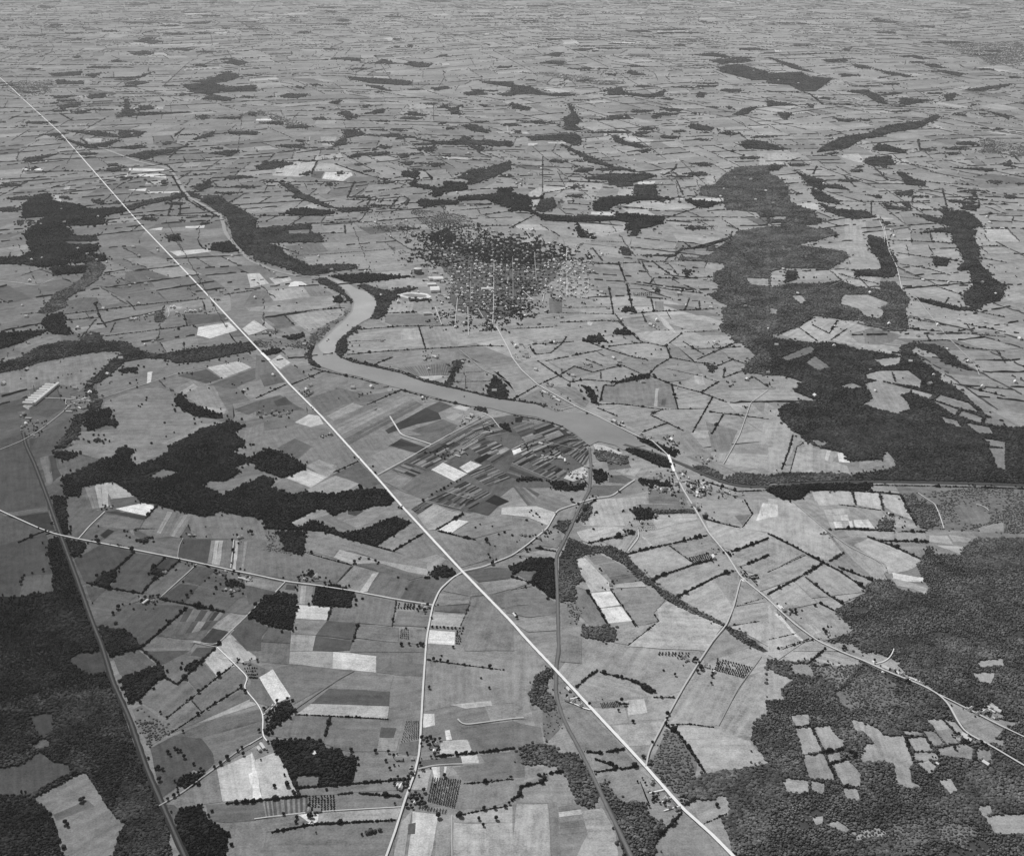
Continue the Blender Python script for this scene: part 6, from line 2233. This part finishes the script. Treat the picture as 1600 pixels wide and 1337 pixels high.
bm = bmesh.new(); bmesh.ops.create_cone(bm, cap_ends=True, segments=20, radius1=22.6, radius2=3, depth=6)
for x in bm.verts: x.co.z += 29.2
m = bpy.data.meshes.new('roof'); bm.to_mesh(m); bm.free(); link('roof', m, gt, M_TIN)
tag(gt, 'round gas tank by the railway above the race track', 'tank')

# bridges: the highway over the small river, the town bridge at the crossing village
for (pa, pb, wd, lab) in (((409, 553), (421, 564.5), 13, 'short white bridge carrying the highway over the stream'), ((1044, 712), (1053, 738), 9, 'road bridge over the lower river at the village')):
    A, B = at([pa])[0], at([pb])[0]; c = (A + B) / 2; d_ = B - A; L = np.hypot(*d_)
    br = bpy.data.objects.new('bridge', None); COL.objects.link(br); br.location = (c[0], c[1], 0); br.rotation_euler = (0, 0, math.atan2(d_[1], d_[0]))
    link('deck', pyd('deck', boxvf(-L / 2, -wd / 2, 4.2, L / 2, wd / 2, 5.0), road_mat(230)), br)
    for s in (-1, 1):
        link('parapet', pyd('parapet', boxvf(-L / 2, s * wd / 2 - .3, 5.01, L / 2, s * wd / 2 + .3, 6.2), M_WALL), br)
    for t in np.linspace(-.4, .4, 4):
        link('pier', pyd('pier', boxvf(t * L - 1, -wd / 2 + .5, -.5, t * L + 1, wd / 2 - .5, 4.19), M_BRICK), br)
    tag(br, lab, 'bridge')

# the town: streets of small houses under trees (too many and too small to single out)
G = [pts for op, arg, pts in REC if op == 'G'][0]; gw = at(G)
lo, hi = gw.min(0), gw.max(0)
hv, hf, hm, b0 = [], [], [], 0
V0 = np.array([tuple(x.co) for x in SIMPLE[2].vertices]); F0 = [tuple(p.vertices) for p in SIMPLE[2].polygons]; MI0 = [p.material_index for p in SIMPLE[2].polygons]
tpts = []
ta = math.radians(-2)
for bx in np.arange(lo[0], hi[0], 30):
    for by in np.arange(lo[1], hi[1], 40):
        q_ = np.array([bx + random.gauss(0, 6), by + random.gauss(0, 7) + 7 * math.sin(bx / 90)])
        pp = px_of(q_)[0]
        core = inside((q_ + RNG.normal(0, 1, 2) * [55, 150])[None], gw)[0]
        if not core: continue
        north = pp[1] < 418 - 0.05 * (pp[0] - 700); east = pp[0] > 835
        if random.random() < (.42 if north else .68) and not blocked(q_[None])[0]:
            tin = int(random.random() < .6)
            sc_ = random.uniform(1.0, 1.75) * (1.3 if random.random() < .06 else 1); an = ta + random.choice([0, math.pi / 2]) + random.gauss(0, .05); ca, sa = math.cos(an), math.sin(an)
            v_ = V0 * sc_; v_ = np.stack([v_[:, 0] * ca - v_[:, 1] * sa + q_[0], v_[:, 0] * sa + v_[:, 1] * ca + q_[1], v_[:, 2] + 1.2], 1)
            hv += v_.tolist(); hf += [tuple(i + b0 for i in f) for f in F0]; hm += [x + (x and tin) for x in MI0]; b0 += len(V0)
        clump = .6 + .5 * math.sin(bx / 130 + 1) + .5 * math.sin(by / 210) + .4 * math.sin((bx + by) / 75)
        for _ in range(int((15 if north else 6.5 if not east else 2.6) * max(.25, clump) + random.random())):
            tpts.append(q_ + RNG.uniform(-1, 1, 2) * [17, 22])
m = bpy.data.meshes.new('town_houses'); m.from_pydata(hv, [], hf)
for x in (M_WALL, M_ROOF, M_WHITE): m.materials.append(x)
m.polygons.foreach_set('material_index', hm)
o = link('town_houses', m); tag(o, 'crowded small white houses on the streets of the town', 'town', kind='stuff')
tpts = np.array(tpts); tpts = tpts[~blocked(tpts)]; tr = np.exp(RNG.normal(1.6, .25, len(tpts)))
o = tree_mass('town_trees', np.concatenate([tpts, np.full((len(tpts), 1), 1.0)], 1), np.stack([tr, tr, tr * .62], 1), 'd', None)
tag(o, 'dark shade trees between the houses of the town', 'tree', kind='stuff')
# more scattered houses far away, a pixel or two each
hv, hf, hm, b0 = [], [], [], 0
q = RNG.uniform(0, 1, (420, 2)); q = at(np.stack([-100 + 1800 * q[:, 0], 60 + 560 * q[:, 1]], 1))
for q_ in list(q) + [h[1] for h in HOUSES[300:]]:
    if any(inside(q_[None], w)[0] for w in WATER): continue
    sc_ = random.uniform(1.2, 2.2) * max(1, mpp_w(q_)[0] / 4) ** .3; an = random.uniform(0, 3.1); ca, sa = math.cos(an), math.sin(an)
    v_ = V0 * sc_; v_ = np.stack([v_[:, 0] * ca - v_[:, 1] * sa + q_[0], v_[:, 0] * sa + v_[:, 1] * ca + q_[1], v_[:, 2] + 1.2], 1)
    hv += v_.tolist(); hf += [tuple(i + b0 for i in f) for f in F0]; hm += MI0; b0 += len(V0)
m = bpy.data.meshes.new('far_houses'); m.from_pydata(hv, [], hf)
for x in (M_WALL, M_TIN): m.materials.append(x)
m.polygons.foreach_set('material_index', hm)
o = link('far_houses', m); tag(o, 'tiny pale houses scattered over the far plain', 'house', kind='stuff')

# ------------------------------------------------------------------ haze
hm_ = bpy.data.materials.new('haze'); hm_.use_nodes = True; nt = hm_.node_tree; nt.nodes.clear()
out = nt.nodes.new('ShaderNodeOutputMaterial'); pv = nt.nodes.new('ShaderNodeVolumePrincipled')
pv.inputs['Color'].default_value = (.95, .95, .95, 1); pv.inputs['Density'].default_value = HAZE; pv.inputs['Anisotropy'].default_value = 0.2
nt.links.new(pv.outputs[0], out.inputs['Volume'])
m = pyd('haze', boxvf(-72000, -21000, -1.0, 72000, 111000, H + 25), hm_)
o = link('haze', m); tag(o, 'thin pale haze over the whole plain', 'haze', kind='stuff')

settle_labels()
print('TREES instanced', NTREES, 'fields', len(FIELDS), 'levels', lev.max(), 'woods', len(WOODS), 'hedges', len(HEDGES), 'trees', len(TREES), 'fruit', len(FRUIT), 'houses', len(HOUSES), 'cells', len(cells), 'objects', len(bpy.data.objects))
